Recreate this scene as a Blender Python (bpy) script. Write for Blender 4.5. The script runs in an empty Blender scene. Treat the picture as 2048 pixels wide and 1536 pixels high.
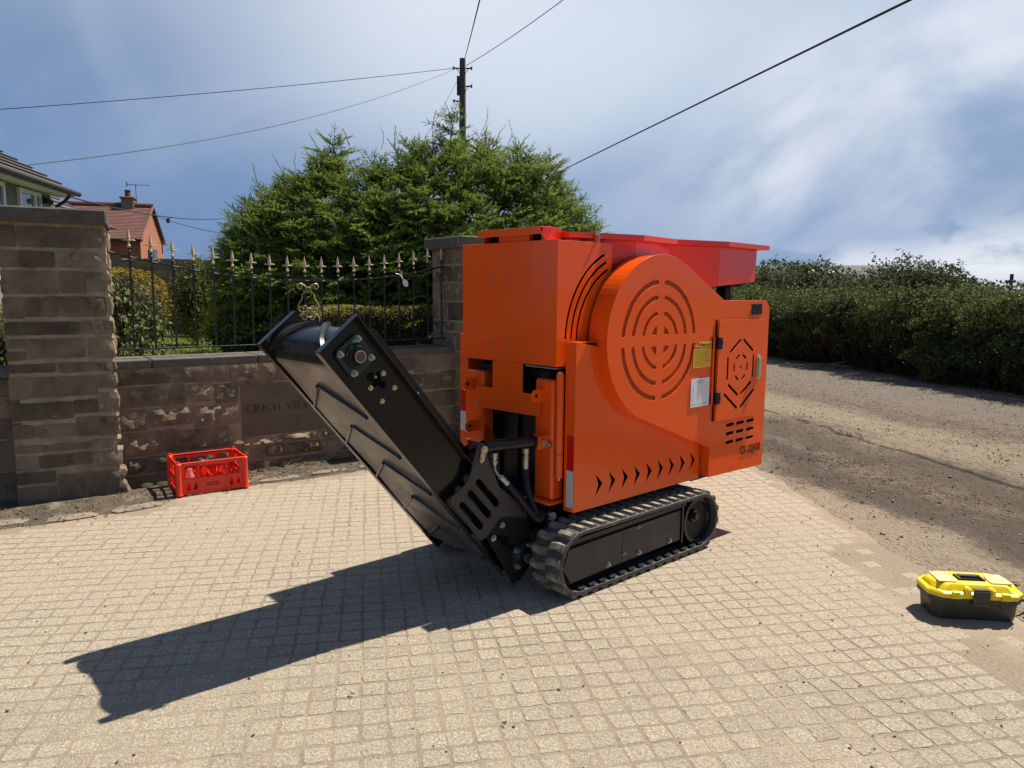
import bpy, bmesh, math, random
import numpy as np
from mathutils import Vector, Matrix, noise as mnoise
random.seed(7); rng = np.random.default_rng(7)
SC = bpy.context.scene; COL = SC.collection
rad = math.radians; sin = math.sin; cos = math.cos; PI = math.pi

# ------------------------------------------------------------------ camera
cam = bpy.data.cameras.new('camera'); camo = bpy.data.objects.new('camera', cam); COL.objects.link(camo)
cam.sensor_width = 36; cam.lens = 36 * 1480 / 2048; cam.clip_end = 3000; cam.clip_start = 0.05
TH = math.atan(188 / 1480.); ROLL = 0.0078
camo.matrix_world = Matrix.Translation((0, 0, 1.6)) @ Matrix.Rotation(PI / 2 - TH, 4, 'X') @ Matrix.Rotation(ROLL, 4, 'Z')
SC.camera = camo
# ------------------------------------------------------------------ light
SUN_AZ, SUN_EL = rad(55.2), rad(57.0)
SUN_DIR = Vector((sin(SUN_AZ) * cos(SUN_EL), cos(SUN_AZ) * cos(SUN_EL), sin(SUN_EL)))
sl = bpy.data.lights.new('sun', 'SUN'); sl.energy = 4.8; sl.angle = rad(0.55); sl.color = (1.0, 0.94, 0.84)
so = bpy.data.objects.new('sun', sl); COL.objects.link(so)
so.rotation_euler = SUN_DIR.to_track_quat('Z', 'Y').to_euler()
SC.view_settings.view_transform = 'Standard'; SC.view_settings.look = 'None'
SC.view_settings.exposure = 0.85; SC.view_settings.gamma = 1.0
SC.view_settings.use_curve_mapping = False
SC.cycles.max_bounces = 6; SC.cycles.diffuse_bounces = 3; SC.cycles.glossy_bounces = 3
SC.cycles.transmission_bounces = 4; SC.cycles.transparent_max_bounces = 6
SC.cycles.use_denoising = True

def hexc(r, g, b):
    f = lambda c: (c / 12.92 if c <= 0.04045 else ((c + 0.055) / 1.055) ** 2.4)
    return tuple(f(x / 255.) for x in (r, g, b))
def build_world():
    w = bpy.data.worlds.new('World'); SC.world = w; w.use_nodes = True
    nt = w.node_tree; N = nt.nodes; L = nt.links; N.clear()
    out = N.new('ShaderNodeOutputWorld'); bg = N.new('ShaderNodeBackground'); bg.inputs['Strength'].default_value = 0.1
    L.new(bg.outputs[0], out.inputs[0])
    sky = N.new('ShaderNodeTexSky'); sky.sky_type = 'NISHITA'; sky.sun_disc = False
    sky.sun_elevation = SUN_EL; sky.sun_rotation = SUN_AZ
    tc = N.new('ShaderNodeTexCoord'); D = tc.outputs['Generated']
    def math_(op, a, b=None, c=None, clamp=False):
        m = N.new('ShaderNodeMath'); m.operation = op; m.use_clamp = clamp
        for i, x in enumerate((a, b, c)):
            if x is None: continue
            if isinstance(x, (int, float)): m.inputs[i].default_value = x
            else: L.new(x, m.inputs[i])
        return m.outputs[0]
    def dirv(px, py):
        x, y = (px - 1024) / 1480., -(py - 768) / 1480.
        v = camo.matrix_world.to_3x3() @ Vector((x, y, -1)); return v.normalized()
    nz = N.new('ShaderNodeTexNoise'); nz.inputs['Scale'].default_value = 3.2; nz.inputs['Detail'].default_value = 7; nz.inputs['Roughness'].default_value = 0.6
    nz.inputs['Distortion'].default_value = 0.4
    mp = N.new('ShaderNodeMapping'); mp.inputs['Scale'].default_value = (1, 1, 2.0); mp.inputs['Rotation'].default_value = (0.3, 0.5, 0.2)
    L.new(D, mp.inputs['Vector']); L.new(mp.outputs[0], nz.inputs['Vector'])
    n1 = nz.outputs['Fac']
    nz2 = N.new('ShaderNodeTexNoise'); nz2.inputs['Scale'].default_value = 1.6; nz2.inputs['Detail'].default_value = 6; nz2.inputs['Roughness'].default_value = 0.5
    mp2 = N.new('ShaderNodeMapping'); mp2.inputs['Scale'].default_value = (1.0, 1.0, 1.6); mp2.inputs['Location'].default_value = (3, 1, 2)
    L.new(D, mp2.inputs['Vector']); L.new(mp2.outputs[0], nz2.inputs['Vector'])
    n2 = nz2.outputs['Fac']
    def blob(px, py, radius_deg, sx=1.0, warp=0.25, rot=0.0):
        # soft patch of brighter / darker cloud about one direction of the sky
        d = dirv(px, py); right = Vector((d.y, -d.x, 0)).normalized(); up = right.cross(d)
        ca, sa = cos(rot), sin(rot)
        e1 = right * ca + up * sa; e2 = up * ca - right * sa
        def dot(v):
            q = N.new('ShaderNodeVectorMath'); q.operation = 'DOT_PRODUCT'; L.new(D, q.inputs[0]); q.inputs[1].default_value = v; return q.outputs['Value']
        a = math_('DIVIDE', dot(e1), sin(rad(radius_deg)) * sx); b = math_('DIVIDE', dot(e2), sin(rad(radius_deg)))
        r2 = math_('ADD', math_('MULTIPLY', a, a), math_('MULTIPLY', b, b))
        r2 = math_('ADD', r2, math_('MULTIPLY', math_('SUBTRACT', n1, 0.5), warp * 6))
        front = math_('GREATER_THAN', dot(d), 0.0)
        g = math_('POWER', 2.718, math_('MULTIPLY', r2, -1.0))
        return math_('MULTIPLY', g, front, clamp=True)
    def mixc(fac, a, b):
        m = N.new('ShaderNodeMix'); m.data_type = 'RGBA'; m.clamp_factor = True
        if isinstance(fac, (int, float)): m.inputs[0].default_value = fac
        else: L.new(fac, m.inputs[0])
        for sck, x in ((m.inputs[6], a), (m.inputs[7], b)):
            if isinstance(x, tuple): sck.default_value = (*x, 1)
            else: L.new(x, sck)
        return m.outputs[2]
    K = 6.0
    kc = lambda r, g, b: tuple(q * K for q in hexc(r, g, b))
    slate = kc(116, 142, 180); dark = kc(97, 124, 164); white = kc(228, 233, 240); grey = kc(160, 182, 206); deep = kc(92, 124, 168)
    c = mixc(math_('MULTIPLY', math_('SUBTRACT', n2, 0.36), 2.8, clamp=True), dark, slate)
    c = mixc(0.10, c, sky.outputs[0])                      # a little clear sky through the cover
    c = mixc(math_('MULTIPLY', math_('SUBTRACT', n1, 0.47), 1.5, clamp=True), c, grey)
    def streak(px, py, r, sx, rot, fx, fy, lo, hi, seed, dist=0.35, det=7, ro=0.52):
        # textured cloud: stretched noise in the plane tangent to one direction of the sky, fading out with distance from it
        d = dirv(px, py); right = Vector((d.y, -d.x, 0)).normalized(); up = right.cross(d); ca, sa = cos(rot), sin(rot)
        e1 = right * ca + up * sa; e2 = up * ca - right * sa
        def dot(v):
            q = N.new('ShaderNodeVectorMath'); q.operation = 'DOT_PRODUCT'; L.new(D, q.inputs[0]); q.inputs[1].default_value = v; return q.outputs['Value']
        da, db = dot(e1), dot(e2); cv = N.new('ShaderNodeCombineXYZ'); L.new(math_('MULTIPLY', da, fx), cv.inputs[0]); L.new(math_('MULTIPLY', db, fy), cv.inputs[1]); cv.inputs[2].default_value = seed
        t = N.new('ShaderNodeTexNoise'); t.inputs['Scale'].default_value = 1.0; t.inputs['Detail'].default_value = det; t.inputs['Roughness'].default_value = ro; t.inputs['Distortion'].default_value = dist
        L.new(cv.outputs[0], t.inputs['Vector'])
        mr = N.new('ShaderNodeMapRange'); mr.interpolation_type = 'SMOOTHSTEP'; mr.inputs[1].default_value = lo; mr.inputs[2].default_value = hi; L.new(t.outputs['Fac'], mr.inputs[0])
        A, B = math_('DIVIDE', da, sin(rad(r)) * sx), math_('DIVIDE', db, sin(rad(r)))
        g = math_('POWER', 2.718, math_('MULTIPLY', math_('ADD', math_('MULTIPLY', A, A), math_('MULTIPLY', B, B)), -1.0))
        return math_('MULTIPLY', math_('MULTIPLY', mr.outputs[0], g), math_('GREATER_THAN', dot(d), 0.0), clamp=True)
    pale = kc(205, 217, 233)
    for (px, py, r, sx, wp, rot, amt, colr) in (
            (850, 40, 10, 2.4, 0.10, 0.0, 1.0, white), (980, 200, 6.5, 2.0, 0.12, 0.0, 0.55, pale), (420, 60, 6, 1.8, 0.2, 0.15, 0.35, pale),
            (1300, 90, 7, 2.2, 0.16, 0.2, 0.60, pale), (1700, 120, 6, 2.2, 0.2, 0.3, 0.55, pale),
            (120, 130, 9, 1.8, 0.1, 0.3, 0.70, deep), (330, 400, 6.5, 3.4, 0.03, 0.0, 0.88, kc(106, 137, 181)), (1360, 450, 6.5, 1.8, 0.08, 0.4, 0.88, kc(108, 139, 182)),
            (1700, 470, 4.0, 2.6, 0.1, 0.0, 0.75, kc(112, 145, 192)), (2060, 60, 4.6, 1.5, 0.2, 0.35, 0.45, kc(105, 142, 198)), (1160, 430, 4, 1.6, 0.1, 0.0, 0.4, kc(130, 158, 198))):
        c = mixc(math_('MULTIPLY', blob(px, py, r, sx, wp, rot), amt, clamp=True), c, colr)
    for (px, py, r, sx, rot, fx, fy, lo, hi, seed, amt, colr) in (
            (1800, 190, 6.5, 2.4, 0.42, 2.2, 4.2, 0.36, 0.60, 1.3, 0.95, white), (1580, 320, 4.2, 2.6, 0.50, 3.0, 6.5, 0.38, 0.64, 4.1, 0.75, white),
            (1950, 290, 4.5, 2.2, 0.30, 3.0, 5.0, 0.38, 0.64, 7.7, 0.70, white), (1250, 230, 7.0, 2.2, 0.5, 2.6, 4.5, 0.42, 0.72, 2.9, 0.40, pale),
            (1450, 400, 4.5, 2.2, 0.85, 2.4, 9.0, 0.42, 0.75, 9.2, 0.35, pale), (60, 120, 8.0, 1.2, 1.9, 3.0, 6.0, 0.48, 0.76, 5.5, 0.22, pale),
            (420, 230, 6.0, 2.6, 0.1, 2.4, 5.0, 0.46, 0.74, 3.7, 0.25, pale),
            (2010, 520, 2.4, 2.2, 0.05, 9.0, 16.0, 0.34, 0.52, 6.1, 1.0, white), (1760, 528, 1.3, 5.0, 0.0, 8.0, 22.0, 0.36, 0.56, 8.4, 0.75, white)):
        c = mixc(math_('MULTIPLY', streak(px, py, r, sx, rot, fx, fy, lo, hi, seed), amt, clamp=True), c, colr)
    L.new(c, bg.inputs['Color'])
build_world()

# ------------------------------------------------------------------ materials
def mat(name, c1, c2=None, scale=8, rough=0.7, metal=0.0, bump=0.0, bscale=60, bdist=0.004, detail=5, coord='pos', spec=0.5,
        second=None, objrand=0.0, coat=0.0, rough2=None, alpha=1.0, trans=0.0, stretch=None, third=None, bands=None):
    m = bpy.data.materials.new(name); m.use_nodes = True; nt = m.node_tree; N = nt.nodes; L = nt.links
    b = N['Principled BSDF']; b.inputs['Roughness'].default_value = rough; b.inputs['Metallic'].default_value = metal
    b.inputs['Specular IOR Level'].default_value = spec
    if coat: b.inputs['Coat Weight'].default_value = coat; b.inputs['Coat Roughness'].default_value = 0.06
    if trans: b.inputs['Transmission Weight'].default_value = trans
    if alpha < 1: b.inputs['Alpha'].default_value = alpha
    if coord == 'pos': src = N.new('ShaderNodeNewGeometry').outputs['Position']
    else: src = N.new('ShaderNodeTexCoord').outputs['Object']
    if stretch:
        mp = N.new('ShaderNodeMapping'); mp.inputs['Scale'].default_value = stretch; L.new(src, mp.inputs[0]); src = mp.outputs[0]
    def nz(sc, det=5, ro=0.6):
        t = N.new('ShaderNodeTexNoise'); t.inputs['Scale'].default_value = sc; t.inputs['Detail'].default_value = det; t.inputs['Roughness'].default_value = ro
        L.new(src, t.inputs['Vector']); return t.outputs['Fac']
    def ramp(f, lo, hi):
        r = N.new('ShaderNodeMapRange'); r.inputs[1].default_value = lo; r.inputs[2].default_value = hi; L.new(f, r.inputs[0]); return r.outputs[0]
    def mx(f, a, c):
        q = N.new('ShaderNodeMix'); q.data_type = 'RGBA'; L.new(f, q.inputs[0])
        for sck, x in ((q.inputs[6], a), (q.inputs[7], c)):
            if isinstance(x, tuple): sck.default_value = (*x, 1)
            else: L.new(x, sck)
        return q.outputs[2]
    col = None
    if c2: col = mx(ramp(nz(scale, detail), 0.32, 0.68), c1, c2)
    for s in (second, third):
        if s:
            sc, cc, lo, hi = s; col = mx(ramp(nz(sc, 6, 0.65), lo, hi), col if col is not None else c1, cc)
    if bands:          # strips of other ground along the run of the track: (direction, list of (from, to, softness, colour))
        vd, lst = bands; pos = N.new('ShaderNodeNewGeometry').outputs['Position']
        q = N.new('ShaderNodeVectorMath'); q.operation = 'DOT_PRODUCT'; L.new(pos, q.inputs[0]); q.inputs[1].default_value = vd
        n_ = nz(0.9, 7, 0.62); wob = N.new('ShaderNodeMath'); wob.operation = 'MULTIPLY_ADD'; L.new(n_, wob.inputs[0]); wob.inputs[1].default_value = 1.7; L.new(q.outputs['Value'], wob.inputs[2])
        for (t0, t1, sf, cc, amt) in lst:
            a_ = ramp(wob.outputs[0], t0 + .85 - sf, t0 + .85 + sf); b_ = ramp(wob.outputs[0], t1 + .85 + sf, t1 + .85 - sf)
            mm = N.new('ShaderNodeMath'); mm.operation = 'MULTIPLY'; L.new(a_, mm.inputs[0]); L.new(b_, mm.inputs[1])
            m3 = N.new('ShaderNodeMath'); m3.operation = 'MULTIPLY'; m3.inputs[1].default_value = amt; L.new(mm.outputs[0], m3.inputs[0])
            col = mx(m3.outputs[0], col, cc)
        s3 = third
        if s3: col = mx(ramp(nz(s3[0] * 2.3, 6, .7), s3[2], s3[3] + .1), col, s3[1])
    if objrand:
        oi = N.new('ShaderNodeObjectInfo'); hs = N.new('ShaderNodeHueSaturation')
        r = N.new('ShaderNodeMapRange'); r.inputs[3].default_value = 1 - objrand; r.inputs[4].default_value = 1 + objrand; L.new(oi.outputs['Random'], r.inputs[0])
        L.new(r.outputs[0], hs.inputs['Value'])
        if col is not None: L.new(col, hs.inputs['Color'])
        else: hs.inputs['Color'].default_value = (*c1, 1)
        col = hs.outputs['Color']
    if col is None: b.inputs['Base Color'].default_value = (*c1, 1)
    else: L.new(col, b.inputs['Base Color'])
    if rough2 is not None:
        r = N.new('ShaderNodeMapRange'); r.inputs[1].default_value = .35; r.inputs[2].default_value = .65; r.inputs[3].default_value = rough; r.inputs[4].default_value = rough2
        L.new(nz(scale * 1.7), r.inputs[0]); L.new(r.outputs[0], b.inputs['Roughness'])
    if bump:
        bp = N.new('ShaderNodeBump'); bp.inputs['Strength'].default_value = bump; bp.inputs['Distance'].default_value = bdist
        L.new(nz(bscale, 6, 0.65), bp.inputs['Height']); L.new(bp.outputs[0], b.inputs['Normal'])
    return m
M = {}
M['orange'] = mat('orange_paint', (0.86, 0.096, 0.006), (0.83, 0.090, 0.005), 2, rough=0.15, coat=0.30, bump=0.008, bscale=6, bdist=0.01, spec=0.35, coord='obj', rough2=0.20)
M['red'] = mat('sky_tinted_orange_paint', (0.76, 0.046, 0.007), (0.72, 0.042, 0.006), 2, rough=0.16, coat=0.25, bump=0.008, bscale=9, bdist=0.01, coord='obj')  # orange paint reddened: tint of reflected sky put into the base colour
M['black'] = mat('black_paint', (0.006, 0.006, 0.0065), (0.009, 0.009, 0.009), 6, rough=0.16, spec=0.36, coord='obj', rough2=0.24, bump=0.02, bscale=14, bdist=0.006)
M['blackmatt'] = mat('dull_black_steel', (0.006, 0.006, 0.0065), (0.009, 0.0085, 0.0085), 10, rough=0.5, spec=0.25, coord='obj')
M['hole'] = mat('void_shade', (0.004, 0.004, 0.004), rough=0.9, spec=0.1)  # flat near-black, stands in for the shade inside gaps and openings
M['greyplate'] = mat('dark_grey_steel', (0.026, 0.023, 0.021), (0.034, 0.030, 0.027), 5, rough=0.45, coord='obj', rough2=0.6)
M['beltrub'] = mat('ground_lit_belt_rubber', (0.060, 0.052, 0.042), (0.130, 0.108, 0.082), 4, rough=0.30, coord='obj', rough2=0.5, second=(12, (0.024, 0.023, 0.022), 0.55, 0.75), spec=0.7)  # brown light off the ground is put into the underside's base colour
M['glossrub'] = mat('glossy_rubber', (0.010, 0.010, 0.012), (0.016, 0.016, 0.018), 9, rough=0.2, coord='obj', rough2=0.34)
M['rubber'] = mat('dusty_rubber', (0.030, 0.029, 0.029), (0.070, 0.062, 0.054), 14, rough=0.8, bump=0.25, bscale=90, coord='obj', second=(30, (0.16, 0.135, 0.105), 0.58, 0.75))
M['lug'] = mat('dusty_rubber_lugs', (0.090, 0.078, 0.064), (0.22, 0.188, 0.145), 22, rough=0.85, bump=0.2, bscale=90, coord='obj', second=(40, (0.32, 0.275, 0.21), 0.50, 0.66), spec=0.2)
M['zinc'] = mat('zinc_plated', (0.46, 0.45, 0.43), (0.36, 0.36, 0.35), 30, rough=0.32, metal=0.9, coord='obj')
M['brasszinc'] = mat('yellow_zinc', (0.62, 0.50, 0.28), rough=0.3, metal=0.9)
M['white'] = mat('white_sticker', (0.72, 0.72, 0.72), rough=0.45)
M['reflwhite'] = mat('reflective_white', (0.52, 0.52, 0.53), (0.62, 0.62, 0.62), 60, rough=0.3, stretch=(1, 60, 1), coord='obj')
M['reflred'] = mat('reflective_red', (0.55, 0.008, 0.006), rough=0.25)
M['yellowst'] = mat('yellow_sticker', (0.80, 0.42, 0.02), rough=0.45)
M['ink'] = mat('black_ink', (0.012, 0.011, 0.010), rough=0.5)
M['greyink'] = mat('grey_ink', (0.33, 0.34, 0.38), rough=0.5)
M['plategrey'] = mat('data_plate', (0.008, 0.008, 0.008), rough=0.6, spec=0.1)
M['platetext'] = mat('data_plate_print', (0.11, 0.11, 0.105), rough=0.5)
M['bearing'] = mat('green_black_casting', (0.010, 0.022, 0.017), (0.014, 0.030, 0.022), 12, rough=0.35, coord='obj')
M['green'] = mat('green_cap', (0.02, 0.35, 0.18), rough=0.4)
M['shaft'] = mat('shaft_steel', (0.12, 0.075, 0.065), rough=0.35, metal=0.8)
M['chrome'] = mat('chrome_handle', (0.62, 0.62, 0.62), rough=0.22, metal=0.95)
stone_a = hexc(118, 104, 82); stone_b = hexc(86, 76, 62)
M['stone'] = mat('sandstone', (0.205, 0.158, 0.108), (0.102, 0.080, 0.058), 4, rough=0.92, bump=0.8, bscale=45, bdist=0.016, detail=9, spec=0.12,
                 second=(6, (0.068, 0.056, 0.043), 0.55, 0.72), objrand=0.36, third=(30, (0.30, 0.24, 0.165), 0.63, 0.74))
M['stoneface'] = mat('rock_faced_sandstone', (0.245, 0.188, 0.125), (0.120, 0.093, 0.066), 7, rough=0.92, bump=0.7, bscale=42, bdist=0.02, detail=8, spec=0.12,
                     second=(9, (0.062, 0.048, 0.038), 0.56, 0.72), objrand=0.25, third=(22, (0.34, 0.27, 0.175), 0.60, 0.72))  # third: pale spalled patches, with grazing highlights put into their colour
M['cap'] = mat('weathered_coping', (0.125, 0.110, 0.090), (0.070, 0.063, 0.054), 6, rough=0.92, bump=0.4, bscale=70, bdist=0.008, spec=0.2,
               second=(14, (0.22, 0.21, 0.18), 0.62, 0.70), objrand=0.1)
M['mortar'] = mat('lime_mortar', (0.330, 0.262, 0.180), (0.215, 0.168, 0.116), 9, rough=0.95, bump=0.5, bscale=90, bdist=0.008, spec=0.1)
M['nameplate'] = mat('dressed_sandstone', (0.150, 0.115, 0.080), (0.115, 0.089, 0.064), 8, rough=0.9, bump=0.25, bscale=90, bdist=0.004, spec=0.15,
                     third=(48, (0.30, 0.27, 0.21), 0.68, 0.74))
M['engrave'] = mat('engraved_shadow_paint', (0.022, 0.017, 0.014), rough=0.9)
M['concrete'] = mat('exposed_aggregate', (0.410, 0.340, 0.252), (0.230, 0.190, 0.142), 70, rough=0.94, bump=1.0, bscale=120, bdist=0.010, detail=9, spec=0.12,
                    second=(130, (0.105, 0.084, 0.062), 0.61, 0.71), third=(95, (0.56, 0.47, 0.35), 0.55, 0.66), objrand=0.07)
M['joint'] = mat('dusty_joint', (0.305, 0.242, 0.172), (0.200, 0.158, 0.113), 55, rough=0.95, bump=1.0, bscale=130, bdist=0.008, spec=0.1, detail=9,
                 second=(1.3, (0.340, 0.272, 0.194), 0.45, 0.65), third=(110, (0.11, 0.088, 0.064), 0.59, 0.71))
M['dirt'] = mat('dirt_track', (0.265, 0.203, 0.142), (0.150, 0.114, 0.082), 4.5, rough=0.95, bump=1.0, bscale=36, bdist=0.06, detail=11, spec=0.1,
                second=(26, (0.36, 0.285, 0.20), 0.55, 0.66), third=(19, (0.075, 0.059, 0.046), 0.51, 0.63), stretch=(1.25, .8, 1),
                bands=((1, .29, 0), [(1.0, 4.40, .16, (0.400, 0.318, 0.225), .8), (4.6, 5.10, .14, (0.105, 0.083, 0.064), .85), (5.35, 6.1, .2, (0.110, 0.086, 0.066), .75), (6.45, 7.7, .35, (0.39, 0.31, 0.215), .6), (7.9, 8.3, .2, (0.15, 0.12, 0.095), .5), (8.8, 30, .6, (0.215, 0.180, 0.145), .75)]))
M['clod'] = mat('dark_clods', (0.095, 0.075, 0.058), (0.180, 0.142, 0.104), 20, rough=0.95, spec=0.15, bump=0.5, bscale=120)
M['pebble'] = mat('pale_pebbles', (0.30, 0.25, 0.19), (0.16, 0.13, 0.10), 18, rough=0.9, spec=0.2)
M['verge'] = mat('wall_foot_soil', (0.135, 0.104, 0.070), (0.075, 0.060, 0.043), 9, rough=0.95, bump=0.9, bscale=70, bdist=0.02, spec=0.12,
                 second=(5, (0.25, 0.20, 0.14), 0.55, 0.68), third=(11, (0.07, 0.075, 0.03), 0.62, 0.72))
M['kerbstone'] = mat('pale_flagstone', (0.24, 0.195, 0.14), (0.15, 0.122, 0.092), 12, rough=0.9, bump=0.5, bscale=80, bdist=0.006, spec=0.2)
M['moss'] = mat('moss', (0.034, 0.035, 0.014), (0.06, 0.055, 0.026), 40, rough=0.95, spec=0.1)
M['lawn'] = mat('lawn_grass', (0.155, 0.185, 0.040), (0.105, 0.135, 0.028), 3, rough=0.9, bump=0.8, bscale=120, bdist=0.02, spec=0.15)
M['soil'] = mat('soil_and_inner_shade', (0.035, 0.028, 0.018), (0.05, 0.042, 0.028), 8, rough=0.95, spec=0.1)  # also colours the dark cores that stand in for shade inside foliage
M['field'] = mat('field_grass', (0.07, 0.085, 0.03), (0.10, 0.10, 0.045), 0.4, rough=0.95, spec=0.1)
M['iron'] = mat('black_iron', (0.008, 0.008, 0.008), rough=0.42, coat=0.1)
M['gold'] = mat('gold_paint', (0.52, 0.43, 0.29), (0.44, 0.36, 0.24), 40, rough=0.4, metal=0.4, coord='obj')
M['bronze'] = mat('dull_bronze', (0.40, 0.31, 0.20), rough=0.45, metal=0.35)
M['cratered'] = mat('red_plastic', (0.72, 0.030, 0.010), rough=0.38, spec=0.5)
M['toolyellow'] = mat('yellow_plastic', (0.80, 0.58, 0.004), rough=0.36)
M['tooldark'] = mat('dark_olive_plastic', (0.034, 0.033, 0.025), (0.042, 0.040, 0.031), 20, rough=0.5, coord='obj')
M['toolclear'] = mat('frosted_clear_plastic', (0.52, 0.43, 0.22), (0.46, 0.38, 0.20), 30, rough=0.4)
M['pole'] = mat('weathered_pole', (0.085, 0.075, 0.055), (0.05, 0.045, 0.035), 6, rough=0.9, stretch=(8, 8, 0.6), bump=0.4, bscale=20)
M['wire'] = mat('wire_black', (0.012, 0.012, 0.013), rough=0.6)
M['brick'] = None
def leafmat(name, c1, c2, scale=1.2, rough=0.65, spec=0.07, trans=0.25):
    m = mat(name, c1, c2, scale, rough=rough, spec=spec, detail=3)
    nt = m.node_tree; N = nt.nodes; L = nt.links; b = N['Principled BSDF']
    tr = N.new('ShaderNodeBsdfTranslucent'); mx = N.new('ShaderNodeMixShader'); mx.inputs[0].default_value = trans
    src = b.inputs['Base Color'].links[0].from_socket
    L.new(src, tr.inputs['Color']); L.new(b.outputs[0], mx.inputs[1]); L.new(tr.outputs[0], mx.inputs[2])
    L.new(mx.outputs[0], N['Material Output'].inputs['Surface']); return m
M['needle'] = leafmat('spruce_needles', (0.068, 0.115, 0.028), (0.100, 0.155, 0.036), 1.5, trans=0.25)
M['needlenew'] = leafmat('spruce_new_growth', (0.23, 0.315, 0.05), (0.30, 0.37, 0.07), 1.5, trans=0.35)
M['bark'] = mat('bark', (0.06, 0.045, 0.03), (0.035, 0.027, 0.02), 20, rough=0.95, spec=0.1)
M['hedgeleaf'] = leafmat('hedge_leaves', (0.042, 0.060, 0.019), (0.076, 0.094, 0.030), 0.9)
M['hedgelight'] = leafmat('hedge_pale_leaves', (0.150, 0.170, 0.044), (0.105, 0.125, 0.036), 0.8)
M['hedgered'] = leafmat('dry_red_leaves', (0.075, 0.035, 0.025), (0.055, 0.045, 0.025), 2)
M['shrubleaf'] = leafmat('shrub_leaves', (0.048, 0.066, 0.030), (0.074, 0.092, 0.040), 0.7)
M['boxleaf'] = leafmat('box_leaves', (0.25, 0.215, 0.055), (0.17, 0.155, 0.042), 4)
M['goldleaf'] = leafmat('golden_leaves', (0.33, 0.20, 0.020), (0.20, 0.17, 0.03), 3)
M['paleleaf'] = leafmat('pale_green_leaves', (0.26, 0.29, 0.12), (0.15, 0.18, 0.06), 4, trans=0.35)
M['brightleaf'] = leafmat('bright_green_leaves', (0.20, 0.27, 0.035), (0.12, 0.19, 0.03), 4)
M['yflower'] = leafmat('yellow_flowers', (0.65, 0.45, 0.01), (0.5, 0.38, 0.01), 4)
M['twig'] = mat('dry_twig', (0.22, 0.17, 0.12), (0.12, 0.09, 0.065), 12, rough=0.9)
M['tile'] = mat('red_roof_tile', (0.165, 0.062, 0.045), (0.11, 0.045, 0.036), 2.5, rough=0.85, bump=0.3, bscale=14, bdist=0.02, second=(1.2, (0.20, 0.085, 0.065), 0.5, 0.7))
M['slatetile'] = mat('brown_roof_tile', (0.085, 0.068, 0.055), (0.055, 0.045, 0.038), 3, rough=0.85, second=(7, (0.12, 0.10, 0.08), 0.58, 0.72))
M['render'] = mat('grey_render', (0.20, 0.185, 0.16), (0.165, 0.15, 0.13), 6, rough=0.9, bump=0.3, bscale=60)
M['upvc'] = mat('white_upvc', (0.70, 0.70, 0.69), rough=0.4)
M['soffit'] = mat('white_soffit', (0.66, 0.64, 0.60), rough=0.6)
M['glass'] = mat('window_glass', (0.16, 0.20, 0.20), rough=0.04, spec=1.0, metal=0.35)
M['darkglass'] = mat('dark_window_glass', (0.02, 0.025, 0.025), rough=0.06, spec=0.8)
M['barnroof'] = mat('barn_sheet_roof', (0.085, 0.075, 0.066), (0.065, 0.058, 0.052), 0.5, rough=0.8)
M['barnwall'] = mat('barn_dark_wall', (0.03, 0.03, 0.028), rough=0.8)
M['rooflight'] = mat('barn_rooflight', (0.75, 0.75, 0.75), rough=0.5)
M['timber'] = mat('dark_timber', (0.030, 0.026, 0.022), (0.022, 0.019, 0.017), 8, rough=0.8)
M['clearplastic'] = mat('clear_plastic', (0.80, 0.62, 0.60), rough=0.12, trans=0.4, alpha=0.38)
M['tag'] = mat('white_tag', (0.62, 0.62, 0.60), rough=0.4)
def brickmat():
    m = bpy.data.materials.new('brickwork'); m.use_nodes = True; nt = m.node_tree; N = nt.nodes; L = nt.links; b = N['Principled BSDF']
    t = N.new('ShaderNodeTexBrick'); tc = N.new('ShaderNodeTexCoord'); L.new(tc.outputs['UV'], t.inputs['Vector'])
    t.inputs['Color1'].default_value = (0.36, 0.115, 0.055, 1); t.inputs['Color2'].default_value = (0.28, 0.085, 0.045, 1); t.inputs['Mortar'].default_value = (0.27, 0.20, 0.15, 1)
    t.inputs['Scale'].default_value = 1.0; t.inputs['Brick Width'].default_value = 0.225; t.inputs['Row Height'].default_value = 0.075; t.inputs['Mortar Size'].default_value = 0.009
    L.new(t.outputs['Color'], b.inputs['Base Color']); b.inputs['Roughness'].default_value = 0.9; b.inputs['Specular IOR Level'].default_value = 0.15
    return m
M['brick'] = brickmat()

# ------------------------------------------------------------------ object helpers
def tag(o, label=None, cat=None, group=None, kind=None):
    if label: o['label'] = label
    if cat: o['category'] = cat
    if group: o['group'] = group
    if kind: o['kind'] = kind
    return o
def link(name, me, m=None, parent=None, loc=None, smooth=False, angle=None):
    if m is not None:
        for x in (m if isinstance(m, (list, tuple)) else [m]): me.materials.append(M[x] if isinstance(x, str) else x)
    if smooth: me.shade_smooth()
    if angle is not None:
        me.shade_smooth(); me.set_sharp_from_angle(angle=rad(angle))
    o = bpy.data.objects.new(name, me); COL.objects.link(o)
    if parent is not None: o.parent = parent
    if loc is not None: o.location = loc
    return o
def empty(name, loc=(0, 0, 0), rz=0.0):
    o = bpy.data.objects.new(name, None); COL.objects.link(o); o.location = loc; o.rotation_euler = (0, 0, rz); o.empty_display_size = 0.1; return o
def dupe(o, parent, loc=None, rot=None, scale=None):
    c = o.copy(); COL.objects.link(c); c.parent = parent
    if loc is not None: c.location = loc
    if rot is not None: c.rotation_euler = rot
    if scale is not None: c.scale = scale
    return c
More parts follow.
